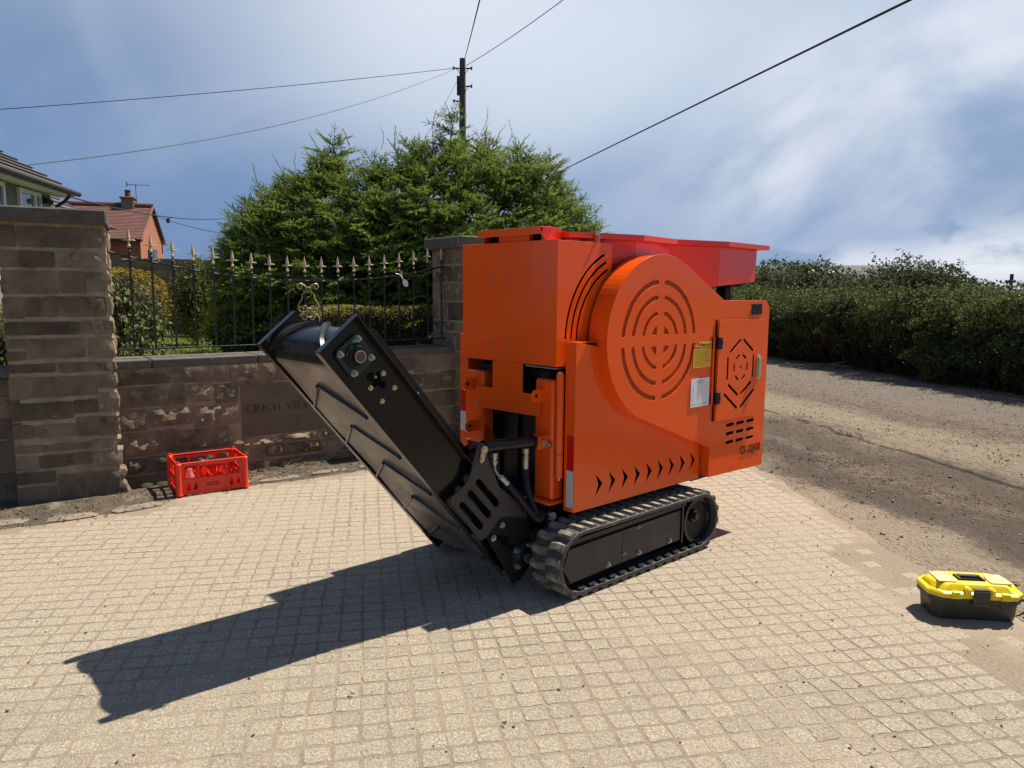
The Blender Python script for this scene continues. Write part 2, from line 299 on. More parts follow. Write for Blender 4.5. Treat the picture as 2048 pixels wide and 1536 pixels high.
class MB:
    """collects geometry for ONE mesh"""
    def __init__(s): s.v = []; s.f = []; s.mi = []; s.m = 0
    def add(s, vs, fs):
        b = len(s.v); s.v += [tuple(v) for v in vs]; s.f += [tuple(i + b for i in f) for f in fs]; s.mi += [s.m] * len(fs); return s
    def box(s, p0, p1, c=0.0, R=None):
        x0, y0, z0 = [min(a, b) for a, b in zip(p0, p1)]; x1, y1, z1 = [max(a, b) for a, b in zip(p0, p1)]
        c = min(c, (x1 - x0) * .45, (y1 - y0) * .45, (z1 - z0) * .45)
        if c <= 0:
            vs = [(x, y, z) for z in (z0, z1) for y in (y0, y1) for x in (x0, x1)]
            fs = [(0, 2, 3, 1), (4, 5, 7, 6), (0, 1, 5, 4), (2, 6, 7, 3), (0, 4, 6, 2), (1, 3, 7, 5)]
        else:
            bm = bmesh.new(); bmesh.ops.create_cube(bm, size=1)
            for v in bm.verts: v.co = Vector((x0 + (v.co.x + .5) * (x1 - x0), y0 + (v.co.y + .5) * (y1 - y0), z0 + (v.co.z + .5) * (z1 - z0)))
            bmesh.ops.bevel(bm, geom=list(bm.edges), offset=c, segments=1, affect='EDGES', profile=0.5)
            vs = [v.co.copy() for v in bm.verts]
            bm.verts.index_update(); fs = [[v.index for v in f.verts] for f in bm.faces]; bm.free()
        if R is not None: vs = [R @ Vector(v) for v in vs]
        return s.add(vs, fs)
    def cyl(s, a, b, r0, r1=None, n=12, caps=True):
        r1 = r0 if r1 is None else r1; a = Vector(a); b = Vector(b); d = (b - a).normalized()
        q = Vector((0, 0, 1)) if abs(d.z) < .9 else Vector((1, 0, 0)); e = d.cross(q).normalized(); g = d.cross(e)
        vs = []
        for (p, r) in ((a, r0), (b, r1)):
            for i in range(n): t = 2 * PI * i / n; vs.append(p + e * (r * cos(t)) + g * (r * sin(t)))
        fs = [(i, i + n, (i + 1) % n + n, (i + 1) % n) for i in range(n)]
        if caps: fs += [tuple(range(n)), tuple(range(2 * n - 1, n - 1, -1))]
        return s.add(vs, fs)
    def tube(s, pts, r, n=8, caps=True, taper=None):
        pts = [Vector(p) for p in pts]; vs = []; e = None
        for i, p in enumerate(pts):
            d = (pts[min(i + 1, len(pts) - 1)] - pts[max(i - 1, 0)]).normalized()
            if e is None:
                q = Vector((0, 0, 1)) if abs(d.z) < .9 else Vector((1, 0, 0)); e = d.cross(q).normalized()
            e = (e - d * e.dot(d)).normalized(); g = d.cross(e)
            rr = r if taper is None else r + (taper - r) * i / (len(pts) - 1)
            for k in range(n): t = 2 * PI * k / n; vs.append(p + e * (rr * cos(t)) + g * (rr * sin(t)))
        fs = []
        for i in range(len(pts) - 1):
            for k in range(n): a = i * n + k; b2 = i * n + (k + 1) % n; fs.append((a, b2, b2 + n, a + n))
        if caps: fs += [tuple(range(n - 1, -1, -1)), tuple(range((len(pts) - 1) * n, len(pts) * n))]
        return s.add(vs, fs)
    def lathe(s, prof, c=(0, 0, 0), n=12):
        vs = []; m = len(prof)
        for (r, z) in prof:
            for k in range(n): t = 2 * PI * k / n; vs.append((c[0] + r * cos(t), c[1] + r * sin(t), c[2] + z))
        fs = [(i * n + k, i * n + (k + 1) % n, (i + 1) * n + (k + 1) % n, (i + 1) * n + k) for i in range(m - 1) for k in range(n)]
        fs += [tuple(range(n - 1, -1, -1)), tuple(range((m - 1) * n, m * n))]
        return s.add(vs, fs)
    def prism(s, poly, z0, z1, mapf=None):
        n = len(poly); vs = [(x, y, z0) for x, y in poly] + [(x, y, z1) for x, y in poly]
        fs = [tuple(range(n - 1, -1, -1)), tuple(range(n, 2 * n))] + [(i, (i + 1) % n, (i + 1) % n + n, i + n) for i in range(n)]
        if mapf: vs = [mapf(*v) for v in vs]
        return s.add(vs, fs)
    def mesh(s, name='m'):
        me = bpy.data.meshes.new(name); me.from_pydata([tuple(v) for v in s.v], [], s.f)
        if any(s.mi): me.polygons.foreach_set('material_index', s.mi)
        me.update(); return me
    def obj(s, name, m, parent=None, loc=None, angle=35, fix=True):
        me = s.mesh(name)
        if fix:
            bm = bmesh.new(); bm.from_mesh(me); bmesh.ops.recalc_face_normals(bm, faces=bm.faces); bm.to_mesh(me); bm.free()
        return link(name, me, m, parent, loc, angle=angle)
def np_mesh(name, verts, faces, mats, matidx=None, smooth=False):
    """verts (n,3) and faces (m,k) numpy -> mesh"""
    me = bpy.data.meshes.new(name); verts = np.asarray(verts, np.float32); faces = np.asarray(faces, np.int32); m, k = faces.shape
    me.vertices.add(len(verts)); me.vertices.foreach_set('co', verts.ravel())
    me.loops.add(m * k); me.loops.foreach_set('vertex_index', faces.ravel())
    me.polygons.add(m); me.polygons.foreach_set('loop_start', np.arange(0, m * k, k, dtype=np.int32))
    if matidx is not None: me.polygons.foreach_set('material_index', np.asarray(matidx, np.int32))
    for x in mats: me.materials.append(M[x])
    me.update(calc_edges=True); me.validate()
    if smooth: me.shade_smooth()
    return me
def plate_mesh(outline, holes, t, bevel=0.0):
    cu = bpy.data.curves.new('c', 'CURVE'); cu.dimensions = '2D'; cu.fill_mode = 'BOTH'; cu.extrude = max(t / 2 - bevel, 1e-4); cu.bevel_depth = bevel; cu.bevel_resolution = 0
    for poly in [outline] + list(holes):
        sp = cu.splines.new('POLY'); sp.points.add(len(poly) - 1); sp.use_cyclic_u = True
        for p, q in zip(sp.points, poly): p.co = (q[0], q[1], 0, 1)
    o = bpy.data.objects.new('c', cu); COL.objects.link(o)
    me = bpy.data.meshes.new_from_object(o); bpy.data.objects.remove(o); bpy.data.curves.remove(cu); return me
def text_mesh(body, size, ext=0.0005, bold=0.0, sx=1.0, align='CENTER', space=1.0):
    cu = bpy.data.curves.new('t', 'FONT'); cu.body = body; cu.size = size; cu.extrude = ext; cu.offset = bold; cu.align_x = align; cu.align_y = 'CENTER'; cu.resolution_u = 3; cu.space_character = space
    o = bpy.data.objects.new('t', cu); COL.objects.link(o); me = bpy.data.meshes.new_from_object(o); bpy.data.objects.remove(o); bpy.data.curves.remove(cu)
    for v in me.vertices: v.co.x *= sx
    me.materials.clear(); return me
def circ(cx, cy, r, n=24): return [(cx + r * cos(2 * PI * i / n), cy + r * sin(2 * PI * i / n)) for i in range(n)]
def arc(cx, cy, r, a0, a1, n=12): return [(cx + r * cos(rad(a0 + (a1 - a0) * i / n)), cy + r * sin(rad(a0 + (a1 - a0) * i / n))) for i in range(n + 1)]
def slot(a, b, w, n=6):
    a = Vector(a); b = Vector(b); d = (b - a).normalized(); ang = math.atan2(d.y, d.x); r = w / 2
    return [(b.x + r * cos(ang - PI / 2 + PI * i / n), b.y + r * sin(ang - PI / 2 + PI * i / n)) for i in range(n + 1)] + \
           [(a.x + r * cos(ang + PI / 2 + PI * i / n), a.y + r * sin(ang + PI / 2 + PI * i / n)) for i in range(n + 1)]
def bar(a, b, w):
    a = Vector(a); b = Vector(b); d = (b - a).normalized(); p = Vector((-d.y, d.x)) * (w / 2); return [tuple(a + p), tuple(b + p), tuple(b - p), tuple(a - p)]
# ================================================================== ground
def fbm(x, y, s, o=4, seed=0.0):
    return mnoise.fractal(Vector((x * s + seed, y * s - seed, seed)), 1.0, 2.0, o)
def build_ground():
    me = MB().add([(-400, -60, -.06), (400, -60, -.06), (400, 1500, -.06), (-400, 1500, -.06)], [(0, 1, 2, 3)]).mesh('ground')
    tag(link('ground', me, 'field'), kind='structure')
    # dirt track, uneven, with ridges of broken clods
    xs = np.concatenate([np.arange(1.4, 4.6, .055), np.arange(4.6, 13, .13), np.arange(13, 30, 1.5)]); ys = np.concatenate([np.arange(-3, 3, .3), np.arange(3.0, 9.5, .055), np.arange(9.5, 26, .16), np.arange(26, 80, 3)])
    v = []; nx, ny = len(xs), len(ys)
    for y in ys:
        for x in xs:
            t = x + y * .29                                  # the track runs away to the left
            c = max(0.0, fbm(x * .6 + y * .3, y * .35, .9, 3, 3.1) + .18 - abs(t - 5.0) * .14)
            rough = .35 + min(1, c * 3.2)
            z = -.034 + .016 * fbm(x, y, .6, 3, 1.0) + .030 * rough * fbm(x * .8 - y * .3, y + x * .2, 3.2, 4, 7.0) + .034 * rough * max(0, fbm(x * .8, y, 8.0, 3, 2.0))
            if x < 2.6: z = min(z, -.012)
            v.append((x, y, max(z, -.055)))
    f = [(j * nx + i, j * nx + i + 1, (j + 1) * nx + i + 1, (j + 1) * nx + i) for j in range(ny - 1) for i in range(nx - 1)]
    me = np_mesh('dirt_track', v, f, ['dirt'], smooth=True); tag(link('dirt_track', me), kind='structure')
build_ground()
# ---- imprinted concrete slab
SLAB = [(-7.0, 2.6), (-5.2, 3.55), (-3.41, 4.74), (-3.08, 4.92), (-2.80, 5.10), (-2.45, 5.60), (-2.14, 5.86), (-1.72, 6.12), (-1.25, 6.48), (-.4, 7.1), (.8, 7.9), (2.10, 8.6),
        (2.255, 6.85), (2.325, 5.80), (2.38, 4.48), (2.45, 4.14), (2.52, 3.4), (2.60, 2.4), (2.8, -2.5), (-7.0, -2.5)]
def in_poly(x, y, P_):
    c = False; j = len(P_) - 1
    for i in range(len(P_)):
        if (P_[i][1] > y) != (P_[j][1] > y) and x < (P_[j][0] - P_[i][0]) * (y - P_[i][1]) / (P_[j][1] - P_[i][1]) + P_[i][0]: c = not c
        j = i
    return c
def build_slab():
    pts = []
    for i in range(len(SLAB)):                      # a crumbly outline
        a = Vector(SLAB[i]); b = Vector(SLAB[(i + 1) % len(SLAB)]); L_ = (b - a).length; n = max(1, int(L_ / .06)) if -2.4 < a.y < 9 and a.x > -6.9 and b.x > -6.9 and b.y > -2 else 1
        nn = Vector((-(b - a).y, (b - a).x)).normalized()
        for k in range(n):
            p = a + (b - a) * (k / n); w = .035 * fbm(p.x, p.y, 5, 3, 4.4) + .03 * fbm(p.x, p.y, 1.3, 2, 9.0); pts.append(tuple(p + nn * w))
    bm = bmesh.new(); vs = [bm.verts.new((x, y, 0)) for x, y in pts]; vb = [bm.verts.new((x, y, -.12)) for x, y in pts]; n = len(pts)
    f = bm.faces.new(vs)
    for i in range(n): bm.faces.new((vs[i], vb[i], vb[(i + 1) % n], vs[(i + 1) % n]))
    bmesh.ops.recalc_face_normals(bm, faces=bm.faces); bmesh.ops.triangulate(bm, faces=[f])
    me = bpy.data.meshes.new('concrete_slab'); bm.to_mesh(me); bm.free()
    slab = tag(link('concrete_slab', me, 'joint'), kind='structure')
    a = rad(-11); dc = Vector((sin(a), cos(a))); dr = Vector((cos(a), -sin(a))); pc, pr = .1005, .0985
    cand = []
    for i in range(-80, 60):
        for j in range(-30, 110):
            wob = .006 * fbm(i * .1, j * .1, 1.2, 2, 1.0)
            p = dr * (i * pc + wob + (.004 * ((i * 7919 + j * 104729) % 7 - 3) / 3)) + dc * (j * pr + .010 * fbm(i * .1, j * .1, .8, 2, 5.0))
            if p.y < 1.0 or p.y > 8.6 or abs(p.x) > p.y * .80 + .35 or not in_poly(p.x, p.y, SLAB): continue
            if not all(in_poly(p.x + dx, p.y + dy, SLAB) for dx in (-.1, .1) for dy in (-.1, .1)): continue
            # worn and silted patches lie lower, so their joints are half filled
            h = .0013 + .0016 * fbm(p.x, p.y, .75, 3, 2.2) + .0016 * fbm(p.x, p.y, 4, 2, 6.0) + random.uniform(-.0005, .0005)
            if p.x > 1.7 and p.y < 4.4: h -= .0016 * min(1, (p.x - 1.7) / .7)
            if p.y > 5.2 and p.x < -1: h -= .001
            if h < -.0022 or (p.x > 2.0 and p.y < 4.6 and h < .0004): continue
            h = max(h, .0007)
            cand.append((p, min(h, .0022)))
    def block(seed, w, d):
        r = random.Random(seed); base_ = []; k = .006
        for (x0, y0, x1, y1) in ((-w + k, -d, w - k, -d), (w, -d + k, w, d - k), (w - k, d, -w + k, d), (-w, d - k, -w, -d + k)):
            for t in (0, .34, .67, 1): base_.append((x0 + (x1 - x0) * t, y0 + (y1 - y0) * t))
        q = [(x + r.uniform(-.0042, .0042), y + r.uniform(-.0042, .0042)) for x, y in base_]; n = len(q)
        vs = [(x, y, -.010) for x, y in q] + [(x * .975, y * .975, -.0008) for x, y in q] + [(x * .95, y * .95, r.uniform(-.0003, .0004)) for x, y in q]
        fs = [(i + o, (i + 1) % n + o, (i + 1) % n + n + o, i + n + o) for o in (0, n) for i in range(n)] + [tuple(range(2 * n, 3 * n))]
        return vs, fs
    protos = []
    for s in range(9):
        vs, fs = block(s, .0452, .0432); me = bpy.data.meshes.new('cobble'); me.from_pydata(vs, [], fs); me.materials.append(M['concrete']); protos.append((me, vs, fs))
    def vis(p):
        zf = p.y * cos(TH) + 1.6 * sin(TH); x = 1024 + 1480 * p.x / zf; y = 768 - 1480 * (p.y * sin(TH) - 1.6 * cos(TH)) / zf
        return 0 < x < 2048 and y < 1536
    cand.sort(key=lambda c: (not vis(c[0]), c[0].length))
    for k, (p, h) in enumerate(cand[:300]):
        o = bpy.data.objects.new('cobble', protos[k % 9][0]); COL.objects.link(o); o.parent = slab; o.location = (p.x, p.y, h); o.rotation_euler = (random.uniform(-.012, .012), random.uniform(-.012, .012), -a + random.uniform(-.02, .02) + (PI if k % 2 else 0))
    mb = MB()
    for k, (p, h) in enumerate(cand[300:]):
        me, vs, fs = protos[k % 9]; t = a * -1 + random.uniform(-.02, .02) + (PI if k % 2 else 0); c, s = cos(t), sin(t)
        mb.add([(p.x + x * c - y * s, p.y + x * s + y * c, h + z) for x, y, z in vs], fs)
    o = link('cobbles', mb.mesh('cobbles'), 'concrete', slab); tag(o, kind='stuff')
build_slab()
def scatter(name, pts, smin, smax, m, flat=.6, seed=1):
    r = np.random.default_rng(seed); n = len(pts); base = np.array([(-1, 0, 0), (1, 0, 0), (0, -1, 0), (0, 1, 0), (0, 0, -1), (0, 0, 1)], float)
    fc = np.array([(0, 2, 5), (2, 1, 5), (1, 3, 5), (3, 0, 5), (2, 0, 4), (1, 2, 4), (3, 1, 4), (0, 3, 4)])
    s = smin * (smax / smin) ** (r.random(n) ** 2.2); V = base[None] * (1 + r.uniform(-.45, .45, (n, 6, 1))); V[:, :, 2] *= flat
    V += r.uniform(-.25, .25, (n, 6, 3)); th = r.uniform(0, 6.28, n); c, sn = np.cos(th), np.sin(th)
    X = V[:, :, 0] * c[:, None] - V[:, :, 1] * sn[:, None]; Y = V[:, :, 0] * sn[:, None] + V[:, :, 1] * c[:, None]
    W_ = np.stack([X, Y, V[:, :, 2]], 2) * s[:, None, None] + np.asarray(pts)[:, None, :]
    W_[:, :, 2] += (s * flat * .35)[:, None]
    me = np_mesh(name, W_.reshape(-1, 3), (fc[None] + (np.arange(n) * 6)[:, None, None]).reshape(-1, 3), [m])
    return tag(link(name, me), kind='stuff')
def build_debris():
    pts = []
    while len(pts) < 1500:
        x, y = random.uniform(-4.5, 2.9), random.uniform(1.4, 8)
        if in_poly(x, y, SLAB) and abs(x) < y * .78 + .2 and random.random() < .5 + .5 * fbm(x, y, 1.5, 2, 3) + (.5 if x > 1.2 else 0): pts.append((x, y, .004))
    scatter('grit', pts, .0018, .0075, 'clod', seed=3)
    pts = []
    while len(pts) < 11000:
        x, y = random.uniform(2.2, 9.5), random.uniform(2.5, 19)
        t = x + y * .29
        if in_poly(x, y, SLAB): continue
        d = fbm(x * .6 + y * .3, y * .35, .9, 3, 3.1) + .18 - abs(t - 5.0) * .14
        if random.random() < .02 + max(0, d) * 2.4: pts.append((x, y, -.03 + .02 * fbm(x, y, 3, 3, 7.0)))
    scatter('track_clods', [(a, b, c - .006) for a, b, c in pts], .003, .015, 'clod', .55, seed=4)
    pts = []
    while len(pts) < 26000:
        x, y = random.uniform(2.2, 10), random.uniform(2.5, 20)
        if in_poly(x, y, SLAB): continue
        pts.append((x, y, -.028))
    scatter('track_stones', pts[:13000], .003, .016, 'pebble', seed=5); scatter('track_grit', pts[13000:], .003, .013, 'clod', .5, seed=6)
build_debris()

# ================================================================== stone walls
def stone_mesh(w, h, d, rough, seed, ny=None, side_rough=0.0, relief=1.0):
    """one block: x along wall 0..w, z 0..h, front towards -y, rocky or dressed face; side_rough roughens the +x end"""
    r = random.Random(seed); nx = max(4, int(w / .026)); nz = max(4, int(h / .026)); nx = min(nx, 16); nz = min(nz, 9)
    vs = []; off = r.uniform(0, 90)
    for j in range(nz + 1):
        for i in range(nx + 1):
            x = w * i / nx; z = h * j / nz; e = min(i, nx - i, 2) / 2 * min(j, nz - j, 2) / 2
            y = -rough * min(1, e * 1.5) * (.30 + 1.0 * fbm(x, z, 8, 4, off) + .8 * fbm(x, z, 24, 3, off + 5)) - .003 + .003 * fbm(x, z, 14, 3, off + 9)
            if side_rough and x > w * .45:
                k = (x - w * .45) / (w * .55); y -= side_rough * .55 * k * e * (.6 + fbm(x, z, 11, 3, off + 2)) - side_rough * .5 * k ** 3
            xx = x + (r.uniform(-.004, .004) if 0 < i < nx else (-.005 + .006 * fbm(z, off, 12, 2, 1) if i == 0 else .005 - .006 * fbm(z, off, 12, 2, 2)))
            if side_rough and i == nx: xx += side_rough * (.45 + 1.0 * fbm(z, off, 16, 4, 3.3)) * (.95 if j in (0, nz) else 1)
            zz = z + (0 if 0 < j < nz else (-.003 + .005 * fbm(x, off, 10, 2, 4)) * (1 if j == nz else -1))
            if i in (0, nx) and j in (0, nz): xx += (.003 if i == 0 else -.003); zz += (.0025 if j == 0 else -.0025)
            vs.append((xx, y, zz))
    W_ = nx + 1; fs = [(j * W_ + i, j * W_ + i + 1, (j + 1) * W_ + i + 1, (j + 1) * W_ + i) for j in range(nz) for i in range(nx)]
    ring = [i for i in range(nx + 1)] + [j * W_ + nx for j in range(1, nz + 1)] + [nz * W_ + i for i in range(nx - 1, -1, -1)] + [j * W_ for j in range(nz - 1, 0, -1)]
    if side_rough:      # rough return face in steps
        last = ring
        for s_ in (.25, .5, .75, 1.0):
            b = len(vs)
            for k in ring:
                x, y, z = vs[k]; j = k // W_
                add = side_rough * (.5 * fbm(z, s_, 8, 3, off + 7)) if (k % W_ == nx and 0 < j < nz) else 0
                vs.append((x + add, d * s_, z))
            cur = list(range(b, b + len(ring))); n = len(ring)
            fs += [(last[(i + 1) % n], last[i], cur[i], cur[(i + 1) % n]) for i in range(n)]; last = cur
    else:
        b = len(vs)
        for k in ring: x, y, z = vs[k]; vs.append((x, d, z))
        n = len(ring); fs += [(ring[(i + 1) % n], ring[i], b + i, b + (i + 1) % n) for i in range(n)]
    me = bpy.data.meshes.new('stone'); me.from_pydata(vs, [], fs); me.update(); return me
class Wall:
    def __init__(s, name, p, ang, label, cat, group=None):
        s.root = empty(name, (p[0], p[1], 0), ang); tag(s.root, label, cat, group); s.k = 0
    def core(s, x0, x1, y0, y1, z0, z1, m='mortar'):
        return MB().box((x0, y0, z0), (x1, y1, z1)).obj('mortar_core', m, s.root)
    def stone(s, x0, x1, z0, z1, rough=.02, d=.10, m=None, side_rough=0.0, y=0.0, rot=0.0, loc=None, name='stone'):
        s.k += 1; gx, gz = (.001, .001) if not rot else (.001, .001); x0 -= gx; x1 += gx; z0 -= gz; z1 += gz; me = stone_mesh(x1 - x0, z1 - z0, d, rough, s.k * 31 + int(x0 * 1000), side_rough=side_rough)
        if m is None: m = 'stoneface' if rough > .012 or side_rough else 'stone'
        o = link(name, me, m, s.root, angle=28); o.location = (x0, y, z0) if loc is None else loc
        if rot: o.rotation_euler = (0, 0, rot)
        return o
AW = rad(35.5); WD = Vector((cos(AW), sin(AW), 0)); WN = Vector((sin(AW), -cos(AW), 0)); W0 = Vector((-2.2, 6.42, 0))
def wp(t, off, z): return W0 + WD * t + WN * off + Vector((0, 0, z))
def build_boundary_wall():
    w = Wall('boundary_wall', (W0.x, W0.y), AW, 'low sandstone boundary wall with engraved name stone under the iron railing', 'wall')
    w.core(-1.30, 2.0, .0035, .36, -.1, .955)
    st = [(-1.13, -.734, .822, .95, .006), (-.714, -.393, .817, .95, .008), (-.378, -.262, .805, .95, .010), (-.245, .130, .768, .95, .018), (-1.115, -.628, .640, .808, .006), (-.606, -.393, .652, .803, .024),
          (-.376, -.195, .625, .790, .022), (-1.121, -.922, .452, .628, .020), (-.898, -.578, .470, .627, .026), (-.555, -.196, .440, .612, .026),
          (-1.11, -.802, .245, .440, .024), (-.782, -.716, .245, .452, .004), (-.700, -.287, .247, .428, .022), (-.265, .171, .222, .300, .034), (.190, .624, .232, .300, .036), (-.265, -.11, .105, .210, .018), (-.098, .012, .105, .210, .020),
          (.030, .52, .105, .220, .026), (.535, .98, .095, .225, .024), (-1.12, -.62, .10, .232, .028), (-.60, -.285, .095, .235, .024), (-1.1, -.5, -.06, .088, .016), (-.48, .1, -.06, .085, .018), (.115, .70, -.06, .085, .02), (.715, 1.3, -.06, .08, .018),
          (.64, 1.0, .235, .40, .024), (.145, .46, .785, .95, .010), (.475, .80, .79, .95, .012), (.815, 1.10, .785, .95, .014), (1.115, 1.50, .80, .95, .008), (1.515, 1.72, .775, .95, .012), (1.735, 1.98, .80, .95, .008),
          (.89, 1.2, .60, .77, .020), (1.215, 1.42, .59, .78, .010), (1.435, 1.80, .595, .765, .012), (1.815, 1.98, .60, .78, .012), (.89, 1.1, .415, .585, .020), (1.115, 1.55, .41, .575, .014), (1.565, 1.98, .42, .58, .012),
          (1.015, 1.40, .235, .395, .016), (1.415, 1.70, .235, .405, .014), (1.715, 1.98, .24, .40, .012), (1.0, 1.45, .095, .22, .016), (1.465, 1.98, .095, .22, .014), (1.315, 1.98, -.06, .08, .014)]
    for a, b, z0, z1, r in st: w.stone(a, b, z0, z1, r, y=.001)
    # coping slabs
    for a, b in ((-1.30, -.86), (-.853, -.02), (-.012, .84), (.848, 1.99)):
        MB().box((a, -.002, .957), (b, .40, 1.022), .006).obj('coping_slab', 'cap', w.root)
    # dressed name stone and its lettering
    ns = MB().box((-.178, .002, .306), (.875, .12, .775), .004).obj('name_stone', 'nameplate', w.root)
    thick, thin, H = .0082, .0034, .066
    def poly(pts): return pts
    def stem(x, wd=thick): return [[(x, 0), (x + wd, 0), (x + wd, H), (x, H)], [(x - .004, 0), (x + wd + .004, 0), (x + wd + .004, .0022), (x - .004, .0022)], [(x - .004, H - .0022), (x + wd + .004, H - .0022), (x + wd + .004, H), (x - .004, H)]]
    def hb(x0, x1, y, wd=thin): return [[(x0, y), (x1, y), (x1, y + wd), (x0, y + wd)]]
    def dg(x0, y0, x1, y1, wd): return [[(x0 - wd / 2, y0), (x0 + wd / 2, y0), (x1 + wd / 2, y1), (x1 - wd / 2, y1)]]
    def ring_(cx, cy, rx, ry, a0, a1, wmax=thick, wmin=thin, n=18):
        out, inn = [], []
        for i in range(n + 1):
            a = rad(a0 + (a1 - a0) * i / n); wd = wmin + (wmax - wmin) * abs(cos(a)) ** 1.5
            out.append((cx + rx * cos(a), cy + ry * sin(a))); inn.append((cx + (rx - wd) * cos(a), cy + (ry - min(wd, .004)) * sin(a)))
        return [[out[i], out[i + 1], inn[i + 1], inn[i]] for i in range(n)]
    def serif(x, y, h): return [[(x, y), (x + .003, y), (x + .003, y + h), (x, y + h)]]
    G = {'C': (lambda x: ring_(x + .033, H / 2, .033, H / 2 + .001, 42, 318) + serif(x + .056, H * .72, .016) + serif(x + .056, H * .12, .010), .066),
         'R': (lambda x: stem(x + .004) + ring_(x + .016, H * .745, .023, H * .255, -90, 90) + hb(x + .008, x + .018, H - .0034) + hb(x + .008, x + .018, H * .49) + dg(x + .052, 0, x + .024, H * .50, thick), .062),
         'I': (lambda x: stem(x + .005), .024), 'H': (lambda x: stem(x + .004) + stem(x + .046) + hb(x + .010, x + .048, H * .50), .066),
         'V': (lambda x: dg(x + .033, 0, x + .010, H, thick) + dg(x + .034, 0, x + .058, H, thin) + hb(x + .003, x + .018, H - .0022, .0022) + hb(x + .052, x + .065, H - .0022, .0022), .068),
         'E': (lambda x: stem(x + .004) + hb(x + .008, x + .040, 0) + hb(x + .008, x + .034, H * .5) + hb(x + .008, x + .039, H - .0034) + serif(x + .038, 0, .012) + serif(x + .037, H - .012, .012) + serif(x + .032, H * .5 - .004, .011), .050),
         'W': (lambda x: dg(x + .028, 0, x + .008, H, thick) + dg(x + .029, 0, x + .046, H, thin) + dg(x + .064, 0, x + .044, H, thick) + dg(x + .065, 0, x + .084, H, thin), .092), ' ': (lambda x: [], .040)}
    x = -.128
    for ch in 'CRICH VIEW':
        fn, adv = G[ch]; polys = fn(x)
        if polys:
            mb = MB()
            for p in polys: mb.add([(a, -.0006, b + .522) for a, b in p], [tuple(range(len(p)))])
            o = mb.obj('letter', 'engrave', ns, fix=False)
        x += adv + .004
    return w
BW = build_boundary_wall()
def build_left_pillar():
    AP = rad(27); w = Wall('gate_pillar', (-3.013, 5.58), AP, 'tall sandstone gate pillar with a slab cap and rough right edge', 'pillar')
    w.core(-.672, -.014, .0035, .62, -.1, 2.05)
    st = [(-.80, -.575, 1.872, 2.03), (-.552, -.172, 1.872, 2.028), (-.157, -.020, 1.878, 2.026), (-.80, -.576, 1.728, 1.855), (-.558, -.348, 1.728, 1.857), (-.326, -.030, 1.732, 1.862), (-.70, -.334, 1.542, 1.712), (-.312, -.160, 1.547, 1.714),
          (-.149, -.022, 1.556, 1.712), (-.70, -.552, 1.362, 1.524), (-.537, -.454, 1.375, 1.526), (-.438, -.014, 1.374, 1.532), (-.69, -.217, 1.244, 1.348), (-.198, -.138, 1.248, 1.345), (-.122, -.010, 1.239, 1.356),
          (-.69, -.560, 1.150, 1.226), (-.543, -.195, 1.072, 1.226), (-.163, -.004, 1.061, 1.226), (-.69, -.560, 1.062, 1.136), (-.683, -.388, .970, 1.045), (-.359, -.013, .964, 1.045), (-.685, -.539, .779, .950), (-.524, -.131, .785, .944), (-.109, -.010, .832, .944),
          (-.682, -.290, .620, .758), (-.276, -.133, .652, .766), (-.119, -.003, .652, .812), (-.669, -.551, .489, .600), (-.535, -.288, .489, .592), (-.270, -.130, .480, .636), (-.122, -.006, .471, .632), (-.668, -.189, .380, .444), (-.173, -.006, .375, .455),
          (-.669, -.532, .258, .366), (-.520, -.343, .257, .366), (-.331, -.193, .262, .370), (-.173, .006, .230, .362), (-.668, -.434, .150, .244), (-.671, -.434, -.04, .136), (-.412, .015, -.04, .212)]
    for a, b, z0, z1 in st:
        if b > -.04: w.stone(a, b, z0 + .004, z1 - .004, .008, d=.30, side_rough=.020 if z0 > .3 else .034, y=.001)
        else: w.stone(max(a, -.675), b, z0 + .004, z1 - .004, random.choice((.003, .006, .012, .003)), y=.001)
    # return faces at the right and the left, plain coursed blocks
    for z0, z1 in ((-.04, .21), (.23, .44), (.47, .63), (.65, .81), (.83, .945), (.965, 1.05), (1.06, 1.225), (1.24, 1.355), (1.375, 1.53), (1.55, 1.71), (1.73, 1.86), (1.875, 2.026)):
        for a, b in ((.315, .62),): w.stone(0, b - a, z0 + .004, z1 - .004, .02, d=.05, rot=PI / 2, loc=(-.006, a, z0 + .004))
        for a, b in ((.01, .30), (.315, .62)): w.stone(0, b - a, z0 + .004, z1 - .004, .006, d=.05, rot=-PI / 2, loc=(-.668, b, z0 + .004))
    mb = MB().box((-.76, -.058, 2.050), (.006, .68, 2.160), .012); mb.obj('cap_slab', 'cap', w.root)
    # the lower wall that carries on beyond the pillar
    w2 = Wall('side_wall', (-3.62, 5.42), rad(20), 'dark sandstone wall running off left behind the gate pillar', 'wall')
    w2.core(-2.5, .1, .012, .35, -.1, .93)
    x = -2.5
    for z0, z1 in ((-.05, .22), (.235, .46), (.475, .63), (.645, .80), (.815, .925)):
        x = -2.5
        while x < .05:
            b = min(x + random.uniform(.2, .45), .08); w2.stone(x, b, z0, z1, random.choice((.006, .016))); x = b + .014
    MB().box((-2.5, -.03, .932), (.09, .38, .995), .006).obj('coping_slab', 'cap', w2.root)
build_left_pillar()
